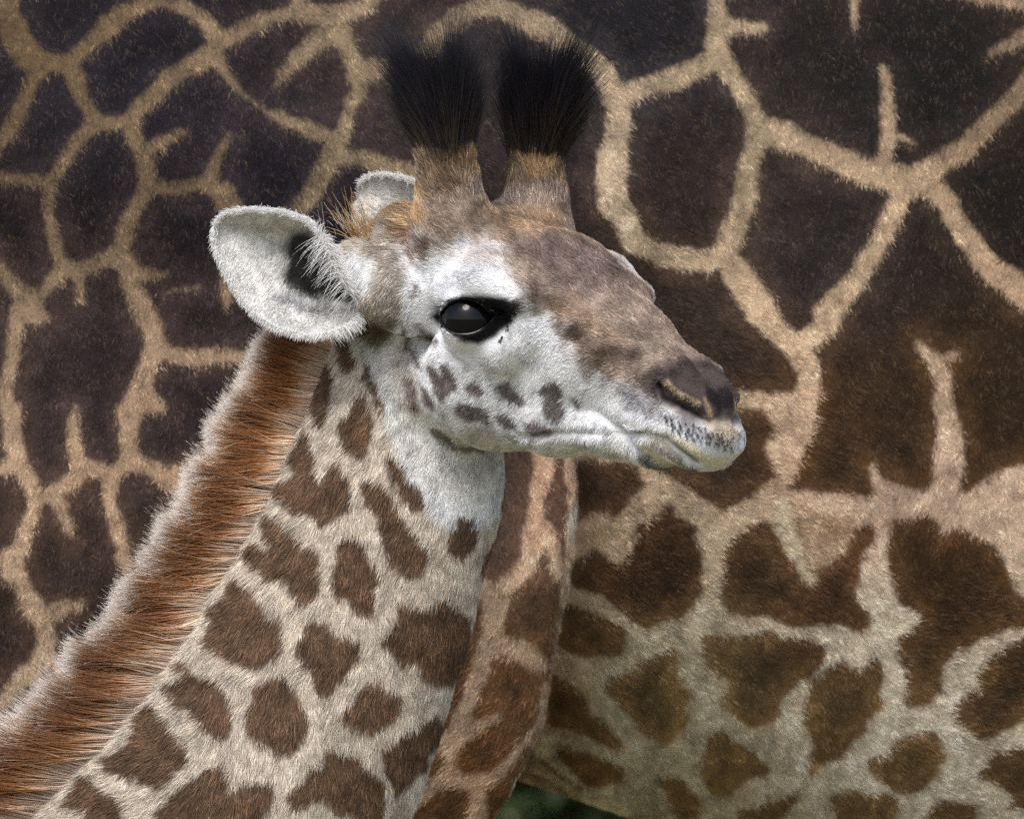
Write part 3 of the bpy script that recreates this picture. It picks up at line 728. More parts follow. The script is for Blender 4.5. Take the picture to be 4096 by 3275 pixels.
def mesh_obj(name, V, Q, mat, parent=None, col=None):
    me = bpy.data.meshes.new(name)
    Q = np.asarray(Q)
    me.vertices.add(len(V)); me.vertices.foreach_set("co", np.asarray(V, np.float32).ravel())
    k = Q.shape[1]
    me.loops.add(len(Q) * k); me.loops.foreach_set("vertex_index", Q.astype(np.int32).ravel())
    me.polygons.add(len(Q))
    me.polygons.foreach_set("loop_start", np.arange(len(Q), dtype=np.int32) * k)
    me.polygons.foreach_set("use_smooth", np.ones(len(Q), bool))
    me.update(calc_edges=True); me.validate()
    if col is not None:
        at = me.attributes.new("coat", 'FLOAT_COLOR', 'POINT')
        c4 = np.ones((len(V), 4), np.float32); c4[:, :3] = col
        at.data.foreach_set("color", c4.ravel())
    me.materials.append(mat)
    o = bpy.data.objects.new(name, me)
    scene.collection.objects.link(o)
    if parent:
        o.parent = parent
        o.matrix_parent_inverse = parent.matrix_world.inverted()
    return o

def hair_obj(name, pts, rad, col, mat, parent):
    """pts (n, k, 3), rad (n, k), col (n, k, 3): strands as one hair object"""
    n, k = pts.shape[:2]
    hc = bpy.data.hair_curves.new(name)
    hc.add_curves([k] * n)
    hc.attributes["position"].data.foreach_set("vector", pts.astype(np.float32).ravel())
    ra = hc.attributes.get("radius") or hc.attributes.new("radius", 'FLOAT', 'POINT')
    ra.data.foreach_set("value", rad.astype(np.float32).ravel())
    ca = hc.attributes.new("coat", 'FLOAT_COLOR', 'POINT')
    c4 = np.ones((n * k, 4), np.float32); c4[:, :3] = np.clip(col.reshape(-1, 3), 0, 1)
    ca.data.foreach_set("color", c4.ravel())
    hc.materials.append(mat)
    o = bpy.data.objects.new(name, hc)
    scene.collection.objects.link(o)
    o.parent = parent
    o.matrix_parent_inverse = parent.matrix_world.inverted()
    o["kind"] = "stuff"
    return o

def empty(name, loc, label, cat, group=None):
    o = bpy.data.objects.new(name, None)
    o.empty_display_size = .1
    scene.collection.objects.link(o)
    o.location = loc
    o["label"] = label; o["category"] = cat
    if group:
        o["group"] = group
    bpy.context.view_layer.update()
    return o

# ------------------------------------------------------------------ materials
def attr_mat(name, rough, spec, bump=0.0, scale=400.0, trans=0.0):
    m = bpy.data.materials.new(name); m.use_nodes = True
    nt = m.node_tree; b = nt.nodes["Principled BSDF"]
    a = nt.nodes.new("ShaderNodeAttribute"); a.attribute_name = "coat"
    nt.links.new(a.outputs["Color"], b.inputs["Base Color"])
    b.inputs["Roughness"].default_value = rough
    b.inputs["Specular IOR Level"].default_value = spec
    if bump:
        tc = nt.nodes.new("ShaderNodeTexCoord")
        nz = nt.nodes.new("ShaderNodeTexNoise"); nz.inputs["Scale"].default_value = scale; nz.inputs["Detail"].default_value = 4
        bp = nt.nodes.new("ShaderNodeBump"); bp.inputs["Strength"].default_value = bump; bp.inputs["Distance"].default_value = .002
        nt.links.new(tc.outputs["Object"], nz.inputs["Vector"]); nt.links.new(nz.outputs["Fac"], bp.inputs["Height"])
        nt.links.new(bp.outputs["Normal"], b.inputs["Normal"])
    return m

def plain_mat(name, col, rough=.6, spec=.3, var=0.0, scale=5.0, coat=0.0):
    m = bpy.data.materials.new(name); m.use_nodes = True
    nt = m.node_tree; b = nt.nodes["Principled BSDF"]
    c = (*lin(col), 1)
    b.inputs["Base Color"].default_value = c
    if var:
        tc = nt.nodes.new("ShaderNodeTexCoord")
        nz = nt.nodes.new("ShaderNodeTexNoise"); nz.inputs["Scale"].default_value = scale; nz.inputs["Detail"].default_value = 6
        rp = nt.nodes.new("ShaderNodeValToRGB")
        rp.color_ramp.elements[0].position = .3; rp.color_ramp.elements[1].position = .7
        rp.color_ramp.elements[0].color = tuple(x * (1 - var) for x in c[:3]) + (1,)
        rp.color_ramp.elements[1].color = tuple(min(1, x * (1 + var)) for x in c[:3]) + (1,)
        nt.links.new(tc.outputs["Object"], nz.inputs["Vector"]); nt.links.new(nz.outputs["Fac"], rp.inputs[0])
        nt.links.new(rp.outputs[0], b.inputs["Base Color"])
    b.inputs["Roughness"].default_value = rough
    b.inputs["Specular IOR Level"].default_value = spec
    b.inputs["Coat Weight"].default_value = coat
    b.inputs["Coat Roughness"].default_value = .02
    return m

M_SKIN = attr_mat("coat_skin", .75, .15, .5, 500)
M_FUR = attr_mat("coat_hair", .55, .25)
M_MANE = attr_mat("mane_hair", .42, .4)
M_TUFT = attr_mat("tuft_hair", .45, .35)
M_LID = plain_mat('wet_lid', (26, 26, 34), .22, .6)
M_EYE = plain_mat("wet_dark_eye", (8, 8, 11), .07, .26)

# ------------------------------------------------------------------ ground
def ground():
    n = 120
    r = np.concatenate([[0], np.geomspace(1, 900, n)])
    a = np.linspace(0, 2 * math.pi, 97)[:-1]
    R, A = np.meshgrid(r[1:], a, indexing='ij')
    V = np.stack([R * np.cos(A), R * np.sin(A), .05 * fbm(R * np.cos(A), R * np.sin(A), 7, 3)], -1).reshape(-1, 3)
    m = len(a)
    i, j = np.meshgrid(np.arange(n - 1), np.arange(m), indexing='ij')
    Q = np.stack([i * m + j, (i + 1) * m + j, (i + 1) * m + (j + 1) % m, i * m + (j + 1) % m], -1).reshape(-1, 4)
    c = np.arange(m)
    V = np.concatenate([V, [[0, 0, 0]]])
    Qc = np.stack([np.full(m // 2, len(V) - 1), c[0::2], (c[0::2] + 1) % m, (c[0::2] + 2) % m], 1)
    o = mesh_obj("ground", V, np.concatenate([Q, Qc]), plain_mat("grass_ground", (122, 116, 88), .9, .1, .4, 3.0))
    o["kind"] = "structure"
    return o
ground()

# ------------------------------------------------------------------ adult giraffe
YT = 0.83
FOLD = [(2306,1500),(2306,1800),(2306,2000),(2296,2200),(2270,2350),(2240,2500),(2215,2620),(2195,2760),(2170,2900),(2100,3050),(2040,3170),(1975,3275),(1850,3500),(1700,3800)]
YF = .46
FW = np.array([W(a, b, YF) for a, b in FOLD])
fz = FW[::-1, 2]; fxx = FW[::-1, 0]

def sd_adult(P):
    X, Y, Z = P[:, 0], P[:, 1], P[:, 2]
    bot = ZC - .333 - .34 * np.clip(X - .0, -.05, .8) + .10 * np.clip(-.05 - X, 0, 1.0)
    top = 2.78 + .12 * smooth(-.3, 1.0, X)
    zc = (top + bot) / 2; rz = (top - bot) / 2
    ry = .40 - .07 * np.clip(-X - .3, 0, 1) + .03 * smooth(.2, .9, X)
    e = (np.abs((Z - zc) / rz) ** 2.6 + np.abs((Y - YT) / ry) ** 2.6 + 1e-9) ** (1 / 2.6)
    d = (e - 1) * ry
    d = smax(d, np.abs(X - .15) - 1.05, .35)
    # shallow relief of ribs and hip
    d = d + .006 * np.sin(X * 19 + Z * 3) * smooth(.1, .4, X) * smooth(2.4, 2.1, Z)
    # thigh: rounded slab with the flank fold as its front edge
    fx = np.interp(Z, fz, fxx)
    yc = YT - .05
    half = .365 + .045 * smooth(.0, -.4, X - fx) - .10 * np.clip((1.75 - Z) / .6, 0, 1)
    fr = X - fx
    bk = -.95 - X
    lat = np.abs(Y - yc) - half
    tz = np.maximum(Z - 2.25, 0) * .8
    box = smax(smax(fr, bk, .2), lat + tz * .5, .022 + .25 * smooth(1.95, 2.2, Z))
    box = smax(box, Z - 2.55, .3)
    box = smax(box, 1.1 - Z, .15)
    gap = np.maximum(.03 - np.abs(Y - YT), -1)
    kk = .006 + .20 * smooth(1.86, 2.15, Z)
    d = smin(d, box, kk)
    # legs, neck root (outside the picture)
    Pc = (X, Y, Z)
    for sx, sy in ((-.62, .62), (-.62, 1.0), (.78, .62), (.78, 1.0)):
        leg = capsule(Pc, [(sx, sy, 1.75, .17), (sx + .02, sy, 1.1, .10), (sx, sy, .9, .075), (sx, sy, .16, .055), (sx + .03, sy, .03, .075)], .05)
        d = smin(d, leg, .06)
    d = smin(d, capsule(Pc, [(1.0, .83, 2.4, .34), (1.35, .83, 3.1, .24), (1.6, .83, 4.1, .15)], .1), .1)
    return d

def coat_adult(P, mesh=False):
    u, v = proj(P)
    c = sample(ACOL, u, v); m = sample(ADARKM, u, v)
    out = (u < -30) | (u > 4140) | (v < -30) | (v > 3320) | (P[:, 1] > YT + .02)
    if out.any():       # patches on the unseen side and beyond the frame
        q = P[out]
        a = q[:, 0] + .25 * q[:, 1]; b = q[:, 2] + .3 * q[:, 1]
        best = np.full(len(q), 9.0); sec = np.full(len(q), 9.0)
        ca, cb = np.floor(a / .16), np.floor(b / .16)
        for i in (-1, 0, 1):
            for j in (-1, 0, 1):
                ia = (ca + i).astype(int); ib = (cb + j).astype(int)
                fa = (ca + i + .5 + .7 * (_tab[ia & 255, ib & 255] - .5)) * .16
                fb = (cb + j + .5 + .7 * (_tab[ib & 255, ia & 255] - .5)) * .16
                dd = np.hypot(a - fa, b - fb)
                sec = np.minimum(sec, np.maximum(best, dd)); best = np.minimum(best, dd)
        dk = smooth(.012, .02, sec - best)
        c[out] = lin((172, 144, 108)) * (1 - dk[:, None]) + lin((60, 44, 34)) * dk[:, None]
        m[out] = dk
    return c, m

g_adult = empty("adult_giraffe", (0, YT, 0), "adult giraffe flank with large dark brown patches standing behind the calf", "giraffe")
Vf, Qf = surface_nets(sd_adult, (-.62, .28, 1.36), (.62, .86, 2.44), .006)
Vf = relax(Vf, Qf, 1)
Vf, Qf = subdivide(Vf, Qf)
Vf = to_surface(sd_adult, Vf, 1)
Vc, Qc = surface_nets(sd_adult, (-1.2, .2, -.02), (2.0, 1.35, 4.4), .022)
ctr = Vc[Qc].mean(1)
inner = (np.abs(ctr[:, 0]) < .60) & (ctr[:, 1] < .84) & (ctr[:, 2] > 1.385) & (ctr[:, 2] < 2.415)
Qc = Qc[~inner]
NA, ARA = vnormals(Vf, Qf)
Va = np.concatenate([Vf, Vc]); Qa = np.concatenate([Qf, Qc + len(Vf)])
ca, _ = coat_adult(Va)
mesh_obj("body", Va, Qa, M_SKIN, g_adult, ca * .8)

def grow(V, Q, N, area, count, keep):
    """random roots on the quads that pass keep: positions and normals"""
    ctr = V[Q].mean(1); nm = N[Q].mean(1)
    w = area * keep(ctr, nm)
    pick = rng.choice(len(Q), count, p=w / w.sum())
    a = rng.random((count, 1)); b = rng.random((count, 1))
    q = Q[pick]
    def mix(F):
        return (F[q[:, 0]] * (1 - a) + F[q[:, 1]] * a) * (1 - b) + (F[q[:, 3]] * (1 - a) + F[q[:, 2]] * a) * b
    n = mix(N); n /= np.linalg.norm(n, axis=1, keepdims=True) + 1e-12
    return mix(V), n

CAM = np.array([0, -D, ZC])
def facing(c, n, lim=-.35, pad=170):
    v = CAM - c; v /= np.linalg.norm(v, axis=1, keepdims=True)
    u, w = proj(c)
    return ((v * n).sum(1) > lim) * (u > -pad) * (u < SW + pad) * (w > -pad) * (w < SH + pad) + 0.0

def strands(P, N, dirs, length, tilt, rad, col, k=4, bend=.35, jit=.18, tipcol=None, noise_s=.01):
    """short coat hair lying along dirs, lifted by tilt from the skin"""
    n = len(P)
    t = dirs - N * (dirs * N).sum(1, keepdims=True)
    t /= np.linalg.norm(t, axis=1, keepdims=True) + 1e-9
    b = np.cross(N, t)
    u, v = proj(P)
    sx = u * K; sy = v * K
    ang = .9 * fbm(sx, sy, noise_s, 7, 2) + jit * rng.standard_normal(n)
    t2 = t * np.cos(ang)[:, None] + b * np.sin(ang)[:, None]
    lift = np.clip(tilt * (1 + .9 * fbm(sx, sy, noise_s * .7, 77, 2)) + .06 * rng.standard_normal(n), .05, 1.3)
    L = length * (0.65 + .7 * rng.random(n))
    pts = np.empty((n, k, 3)); p = P - N * .0006
    pts[:, 0] = p
    for i in range(1, k):
        lf = lift * (1.25 - bend * 2 * i / (k - 1))
        d = t2 * np.cos(lf)[:, None] + N * np.sin(lf)[:, None]
        p = p + d * (L / (k - 1))[:, None]
        pts[:, i] = p
    prof = np.linspace(1, 0, k) ** .7
    prof[-1] = .12
    R = (rad * (.7 + .6 * rng.random(n)))[:, None] * prof[None]
    C = np.repeat(col[:, None, :], k, 1)
    if tipcol is not None:
        f = np.linspace(0, 1, k)[None, :, None] ** 1.5
        C = C * (1 - f) + tipcol[:, None, :] * f
    return pts, R, C

def dirfield(anchors, P, Y=0):
    u, v = proj(P)
    d = idw([(a, b, (x, 0, z)) for a, b, x, z in anchors], u, v, 3.0)
    return d

ADIR = [(300,400,.25,-1),(900,900,.2,-1),(500,1800,.1,-1),(300,2700,0,-1),(1700,300,.5,-.9),(2400,300,.7,-.8),(2700,800,.5,-.9),(3300,400,.2,-1),
        (3900,400,.1,-1),(3300,1100,.15,-1),(3900,1300,.1,-1),(2800,1300,.9,-.6),(3000,1500,.95,-.45),(3200,1900,.85,-.5),(2700,2100,.9,-.55),(2600,2500,.8,-.6),
        (3300,2300,.85,-.55),(3700,2100,-.3,-.9),(3800,2500,.9,.1),(3400,2750,.2,-1),(2900,2900,.3,-.9),(3900,2900,.9,-.2),(2100,2200,.1,-1),(2000,2800,-.5,-.8),(1800,3100,-.8,-.5)]
NHA = 430000
Pa, Na = grow(Vf, Qf, NA, ARA, NHA, lambda c, n: facing(c, n, -.25, 260))
jx = Pa + rng.standard_normal(Pa.shape) * .0019
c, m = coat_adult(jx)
u, v = proj(Pa)
clump = fbm(u * K, v * K, .006, 21, 2)
bri = np.exp(.30 * rng.standard_normal(len(Pa)) + 1.1 * clump)
c = c * bri[:, None]
fleck = (rng.random(len(Pa)) < .08 + .14 * smooth(-.1, .5, clump)) & (m > .5)
c[fleck] = c[fleck] * .5 + lin((132, 106, 78)) * (.25 + .3 * rng.random((fleck.sum(), 1)))
pts, R, C = strands(Pa, Na, dirfield(ADIR, Pa), .0062, .26, .00027, c, 4, tipcol=c * 1.2, noise_s=.009, jit=.28)
hair_obj("coat", pts, R, C, M_FUR, g_adult)

# ------------------------------------------------------------------ calf
g_calf = empty("giraffe_calf", (*W(480, 3780, .09)[:2], 0), "giraffe calf in profile with white face, black tufted horns and ginger mane", "giraffe")
LOZ = ZC - .40
Vh, Qh = surface_nets(sd_calf, (-.50, -.25, LOZ), (.25, .24, ZC + .27), .0030)
Vh = relax(Vh, Qh, 1)
Vh = to_surface(sd_calf, Vh, 2)
Vh, Qh = subdivide(Vh, Qh)
Vh = to_surface(sd_calf, Vh, 1, .002)
NH, ARH = vnormals(Vh, Qh)

def calf_uv(P):
    q = P - HO
    w = q[:, 0] * NEA[0] + q[:, 1] * NEA[1]
    u0, v0 = proj(P)
    # the far half of the head takes the colours of the near half
    M = P - 2 * np.minimum(w, 0)[:, None] * NEA[None]
    u1, v1 = proj(M)
    ns = smooth(1500, 1750, u0 + (1700 - v0) * .45)       # 0 on the neck, 1 on the head
    head = (ns > .5) & (w < 0)
    u = np.where(head, u1, u0); v = np.where(head, v1, v0)
    return u, v

def coat_calf(P):
    u, v = calf_uv(P)
    return sample(CCOL, u, v)

ch = coat_calf(Vh)
# trunk and legs of the calf, below and left of the picture
def sd_trunk(P):
    Pc = (P[:, 0], P[:, 1], P[:, 2])
    d = ellchain(P[:, 0], P[:, 2], P[:, 1], NECK, .03, 2.1)
    b = W(480, 3780, .09)
    d = smin(d, capsule(Pc, [(b[0] - .02, .09, b[2] - .02, .16), (b[0] - .35, .09, b[2] - .03, .18), (b[0] - .75, .09, b[2] - .06, .15)], .05), .08)
    for sx, sy in ((-.02, .0), (-.02, .18), (-.74, .0), (-.74, .18)):
        x = b[0] + sx
        d = smin(d, capsule(Pc, [(x, sy, b[2] - .08, .085), (x, sy, .75, .05), (x, sy, .55, .035), (x, sy, .10, .027), (x + .01, sy, .02, .034)], .03), .04)
    return d
Vt, Qt = surface_nets(sd_trunk, (-1.30, -.16, -.02), (-.02, .30, LOZ + .02), .014)
Qt = Qt[Vt[Qt].mean(1)[:, 2] < LOZ + .012]
ut, vt = proj(Vt)
pt = smooth(-.05, .05, fbm(Vt[:, 0], Vt[:, 2], .09, 4, 1))[:, None]
ct = lin((206, 194, 178)) * (1 - pt) + lin((98, 73, 52)) * pt
inm = (ut > 0) & (vt < 3500)
ct[inm] = sample(CCOL, ut[inm], vt[inm])
mesh_obj("body", np.concatenate([Vh, Vt]), np.concatenate([Qh, Qt + len(Vh)]), M_SKIN, g_calf, np.concatenate([ch, ct]) * .85)

CDIR = [(1800,600,0,1),(2140,600,.1,1),(1800,850,-.3,1),(2150,850,.1,.9),(2000,950,-.6,.7),(2300,1000,-.2,.9),(2450,1150,-.5,.8),(2600,1350,-.6,.6),(2300,1250,-.7,.4),
        (1850,1080,-1,.15),(2000,1130,-.9,.35),(1720,1250,-.9,-.3),(1900,1420,-.5,-.9),(2150,1400,-.5,-.8),(2250,1600,-.5,-.8),(2000,1650,-.7,-.7),(1750,1500,-.6,-.8),
        (2600,1600,-.9,.1),(2750,1700,-.3,-.9),(2900,1800,.1,-1),(2900,1650,.4,-.8),(2400,1780,-.4,-.9),(2600,1830,-.3,-.9),(1650,1000,-.7,.6),(1560,850,-.9,.3),
        (1550,1150,.1,-1),(1500,1600,0,-1),(1800,2000,-.1,-1),(1300,2000,-.15,-1),(1150,2000,-.9,-.4),(1500,2500,0,-1),(1000,2500,-.2,-1),(840,2480,-.9,-.4),(1600,2900,.05,-1),
        (1000,3000,0,-1),(560,2900,-.9,-.2),(500,3150,-.7,-.6),(1300,3200,0,-1),(250,3200,-.9,-.1)]

def eye_mask(P):
    q = P - HO
    h = np.stack([q @ FWD, q[:, 2], np.abs(q @ NEA)], 1) - EYE_C
    lx = h @ EYE_U; lz = h @ EYE_V; ly = h @ EYE_AX
    return (((lx - .004) / .030) ** 2 + (lz / .0165) ** 2 > 1) | (ly < 0)

def keep_calf(c, n):
    k = facing(c, n, -.45)
    u, v = calf_uv(c)
    face = smooth(1500, 1750, u + (1700 - v) * .45)
    k = k * (1 + .9 * face) * eye_mask(c)
    return k
NHC = 470000
Pc_, Nc_ = grow(Vh, Qh, NH, ARH, NHC, keep_calf)
jx = Pc_ + rng.standard_normal(Pc_.shape) * .0005
c = coat_calf(jx)
u, v = calf_uv(Pc_)
u0, v0 = proj(Pc_)
face = smooth(1500, 1750, u + (1700 - v) * .45)
oss = smooth(900, 700, v) * smooth(1600, 1700, u)
poll = smooth(1720, 1640, u) * smooth(1050, 950, v)
muz = smooth(2560, 2750, u) * smooth(1400, 1500, v)
length = .0095 - .0035 * face + .004 * oss + .010 * poll - .003 * muz
eyed = np.hypot(u - 1890, (v - 1280) * 1.3)
length = length * (.5 + .5 * smooth(150, 260, eyed))
cl = fbm(u * K, v * K, .006, 31, 2)
c = c * np.exp((.24 + .2 * oss + .15 * poll + .16 * (c.mean(1) < .45)) * rng.standard_normal(len(c)) + .6 * cl)[:, None]
pts, R, C = strands(Pc_, Nc_, dirfield(CDIR, Pc_), length * .88, .27, .00024, c, 4, tipcol=np.minimum(c * 1.15, .95), noise_s=.012)
hair_obj("coat", pts, R, C, M_FUR, g_calf)

# eyes
def uv_sphere(C, r, nu=48, nv=24):
    V = []; Q = []
    for j in range(nv + 1):
        th = math.pi * (j + .001 * (j == 0) - .001 * (j == nv)) / nv
        for i in range(nu):
            a = 2 * math.pi * i / nu
            V.append((C[0] + r * math.sin(th) * math.cos(a), C[1] + r * math.sin(th) * math.sin(a), C[2] + r * math.cos(th)))
    for j in range(nv):
        for i in range(nu):
            Q.append((j * nu + i, (j + 1) * nu + i, (j + 1) * nu + (i + 1) % nu, j * nu + (i + 1) % nu))
    return np.array(V), np.array(Q)
for sgn in (1, -1):
    cc = EYE_C.copy(); cc[2] *= sgn
    V, Q = uv_sphere(h2w(cc), EYE_R)
    mesh_obj("eye", V, Q, M_EYE, g_calf)
    # wet rims of the lids
    for up in (1, -1):
        xs = np.linspace(-.0235, .0225, 40)
        if up > 0:
            zs = .0140 * (1 - np.clip(np.abs(xs + .002) / .0235, 0, 1) ** 2.3) + .0006
        else:
            zs = -.0142 * (1 - np.clip(np.abs(xs + .001) / .0235, 0, 1) ** 2.3) + .0006
        ys = np.sqrt(np.maximum((EYE_R + .0004) ** 2 - xs ** 2 - zs ** 2, .004 ** 2))
        cen = EYE_C + xs[:, None] * EYE_U + zs[:, None] * EYE_V + ys[:, None] * EYE_AX
        cen[:, 2] *= sgn
        cw = HO + cen[:, :1] * FWD + cen[:, 2:] * NEA + np.stack([np.zeros(40), np.zeros(40), cen[:, 1]], 1)
        tg = np.gradient(cw, axis=0); tg /= np.linalg.norm(tg, axis=1, keepdims=True)
        n1 = cw - h2w(cc); n1 -= tg * (n1 * tg).sum(1, keepdims=True); n1 /= np.linalg.norm(n1, axis=1, keepdims=True)
        n2 = np.cross(tg, n1)
        rr = (.0013 if up < 0 else .0009) * np.sin(np.linspace(.25, math.pi - .25, 40))[:, None]
        ring = np.stack([cw + rr * (n1 * math.cos(b) + n2 * math.sin(b)) for b in np.linspace(0, 2 * math.pi, 9)[:-1]], 1).reshape(-1, 3)
        ii, jj = np.meshgrid(np.arange(39), np.arange(8), indexing='ij')
        mesh_obj("eyelid", ring, np.stack([ii * 8 + jj, ii * 8 + (jj + 1) % 8, (ii + 1) * 8 + (jj + 1) % 8, (ii + 1) * 8 + jj], -1).reshape(-1, 4), M_LID, g_calf)
    # lashes along the upper lid
    n = 90 if sgn > 0 else 60
    x = np.linspace(-.020, .024, n) + .0006 * rng.standard_normal(n)
    top = .0140 * (1 - np.clip(np.abs(x + .002) / .0235, 0, 1) ** 2.3) + .0028
    y = np.sqrt(np.maximum((EYE_R + .002) ** 2 - x ** 2 - top ** 2, 1e-6))
    root = EYE_C + x[:, None] * EYE_U + top[:, None] * EYE_V + y[:, None] * EYE_AX
    dirn = EYE_AX * .8 + EYE_V * (-.55 + .12 * rng.standard_normal((n, 1))) + EYE_U * (x[:, None] / .03 + .15 * rng.standard_normal((n, 1)))
    L = (.010 + .006 * rng.random(n))[:, None]
    P = np.stack([root + dirn * L * f + EYE_V * (.35 * L * f * f) for f in np.linspace(0, 1, 6)], 1)
    P[..., 2] *= sgn
    Pw = HO + P[..., 0:1] * FWD + P[..., 2:3] * NEA + np.concatenate([np.zeros_like(P[..., :2]), P[..., 1:2]], -1)
    cl = np.where(rng.random(n) < .2, .25, .008)[:, None, None] * np.ones((n, 6, 3))
    hair_obj("eyelash", Pw, np.full((n, 6), .00022) * np.linspace(1, .3, 6), cl, M_TUFT, g_calf)

# ears
def spline(pts, t):
    pts = np.asarray(pts, float)
    s = np.concatenate([[0], np.cumsum(np.linalg.norm(np.diff(pts[:, :2], axis=0), axis=1))]); s /= s[-1]
    out = np.stack([np.interp(t, s, pts[:, i]) for i in range(pts.shape[1])], 1)
    for _ in range(3):
        o2 = out.copy(); o2[1:-1] = (out[:-2] + 2 * out[1:-1] + out[2:]) / 4; out = o2
    return out

def make_ear(top, bot, depth, colours, nu=90, nv=64, skew=.8, thick=.0028):
    tu = np.linspace(0, 1, nu)
    A = spline(top, tu); B = spline(bot, tu)
    tv = np.linspace(0, 1, nv)
    dep = np.interp(tu, [d[0] for d in depth], [d[1] for d in depth])
    px = A[:, None, 0] * (1 - tv[None, :]) + B[:, None, 0] * tv[None, :]
    py = A[:, None, 1] * (1 - tv[None, :]) + B[:, None, 1] * tv[None, :]
    Y = A[:, None, 2] * (1 - tv[None, :]) + B[:, None, 2] * tv[None, :]
    prof = np.sin(math.pi * tv ** skew) ** .75
    Y = Y + dep[:, None] * prof[None]
    f = (D + Y) / D
    V = np.stack([(px - CX) * K * f, Y, ZC - (py - CY) * K * f], -1)
    g = V.reshape(-1, 3)
    i, j = np.meshgrid(np.arange(nu - 1), np.arange(nv - 1), indexing='ij')
    Q = np.stack([i * nv + j, i * nv + j + 1, (i + 1) * nv + j + 1, (i + 1) * nv + j], -1).reshape(-1, 4)
    N, ar = vnormals(g, Q)
    if N[:, 1].mean() > 0:
        Q = Q[:, ::-1]; N = -N
    col = colours(px.ravel(), py.ravel(), np.repeat(tu, nv), np.tile(tv, nu))
    # back sheet and rim, so the ear has thickness
    back = g - N * thick
    nb = len(g)
    Qb = Q[:, ::-1] + nb
    ring = [a * nv for a in range(nu)] + [(nu - 1) * nv + b for b in range(1, nv)] + [a * nv + nv - 1 for a in range(nu - 2, -1, -1)]
    rq = [(ring[a], ring[a + 1], ring[a + 1] + nb, ring[a] + nb) for a in range(len(ring) - 1)]
    VV = np.concatenate([g, back]); QQ = np.concatenate([Q, Qb, np.array(rq)])
    bc = np.tile(lin((168, 146, 122)), (nb, 1))
    ev = np.tile(tv, nu); edge = (smooth(.16, .06, ev) + smooth(.84, .94, ev) + smooth(.88, .96, np.repeat(tu, nv)))[:, None].clip(0, 1)
    bc = bc * (1 - edge) + lin((226, 224, 220)) * edge
    return VV, QQ, np.concatenate([col, bc]), (g, Q, N, ar, A, B)

def ear_near_col(px, py, tu, tv):
    c = np.tile(lin((222, 221, 218)), (len(px), 1))
    def mixin(c, pts, col, feather, amt):
        q = tr('E', pts)
        m = (smooth(feather, -feather, poly_sd(q, px + 10 * fbm(px, py, 40, 3), py + 10 * fbm(px, py, 40, 13))) * amt)[:, None]
        return c * (1 - m) + lin(col) * m
    c = mixin(c, [(200,480),(420,440),(700,450),(860,500),(920,620),(760,600),(560,560),(380,540)], (168,160,142), 40, .8)
    c = mixin(c, [(520,600),(700,560),(760,700),(640,740)], (140,136,132), 30, .7)
    c = mixin(c, [(720,540),(860,520),(960,600),(1010,760),(1060,900),(1180,1010),(1290,1070),(1200,1110),(1050,1070),(880,1040),(720,1000),(650,880),(700,760),(680,620)], (20,19,22), 26, .97)  # dark skin of the hollow, painted wider to hold its shade too
    c = mixin(c, [(560,1000),(700,1020),(860,1090),(1010,1150),(960,1190),(760,1130),(600,1060)], (150,152,160), 26, .8)
    c = mixin(c, [(420,580),(640,640),(620,760),(480,700)], (182,184,186), 30, .6)
    return c

near_top = [(1450,1222,-.020),(1400,1165,-.038),(1345,1080,-.046),(1310,985,-.046),(1240,884,-.040),(1132,848,-.028),(1014,838,-.018),(902,852,-.008),(860,898,-.004)]
near_bot = [(1450,1228,-.020),(1408,1290,-.030),(1336,1326,-.036),(1259,1344,-.034),(1198,1336,-.032),(1106,1308,-.026),(1024,1257,-.020),(953,1171,-.014),(892,1058,-.008),(857,970,-.004),(856,915,-.004)]
VV, QQ, ec, (eg, eq, en, ear_a, eA, eB) = make_ear(near_top, near_bot, [(0, .045), (.2, .060), (.45, .040), (.8, .016), (1, .003)], ear_near_col)
o_ear = mesh_obj("ear", VV, QQ, M_SKIN, g_calf, ec)
# coat of the ear
n = 26000
keepe = lambda c, nn: np.ones(len(c))
Pe, Ne = grow(eg, eq, en, ear_a, n, keepe)
pu, pv = proj(Pe)
tq = None
from_col = ear_near_col(pu, pv, 0, 0)
dirs = np.tile(np.array([-.55, -.1, -.75]), (n, 1))
pts, R, C = strands(Pe, Ne, dirs, .0045, .35, .00020, from_col * np.exp(.2 * rng.standard_normal(n))[:, None], 4, noise_s=.01)
hair_obj("ear_hair", pts, R, C, M_FUR, g_calf)
# rim fuzz and the long fringe along the front margin
def rim(A, start, end, count, outd, length, name, col=(232, 231, 228), spread=.35, radius=.0002):
    t = start + (end - start) * rng.random(count)
    idx = t * (len(A) - 1); i0 = np.clip(idx.astype(int), 0, len(A) - 2); f = (idx - i0)[:, None]
    p = A[i0] * (1 - f) + A[i0 + 1] * f
    P0 = np.array([W(a, b, y) for a, b, y in p]) + rng.standard_normal((count, 3)) * .0012
    d = np.array(outd)[None] + spread * rng.standard_normal((count, 3))
    d /= np.linalg.norm(d, axis=1, keepdims=True)
    L = length * (.5 + .8 * rng.random(count))
    g = np.linspace(0, 1, 6)
    pts = P0[:, None] + d[:, None] * (L[:, None] * g)[..., None]
    pts[..., 2] -= (L[:, None] * .35 * g ** 2)
    cc = np.tile(lin(col), (count, 6, 1)) * np.exp(.15 * rng.standard_normal((count, 1, 1)))
    hair_obj(name, pts, np.full((count, 6), radius) * np.linspace(1, .2, 6), cc, M_FUR, g_calf)
rim(eA, .42, 1.0, 3000, (-.6, -.3, .6), .0032, "ear_hair")
rim(eB, .15, 1.0, 3500, (-.5, -.3, -.75), .0034, "ear_hair")
rim(eA, .03, .42, 110, (-.75, -.35, -.45), .019, "ear_hair", spread=.25)
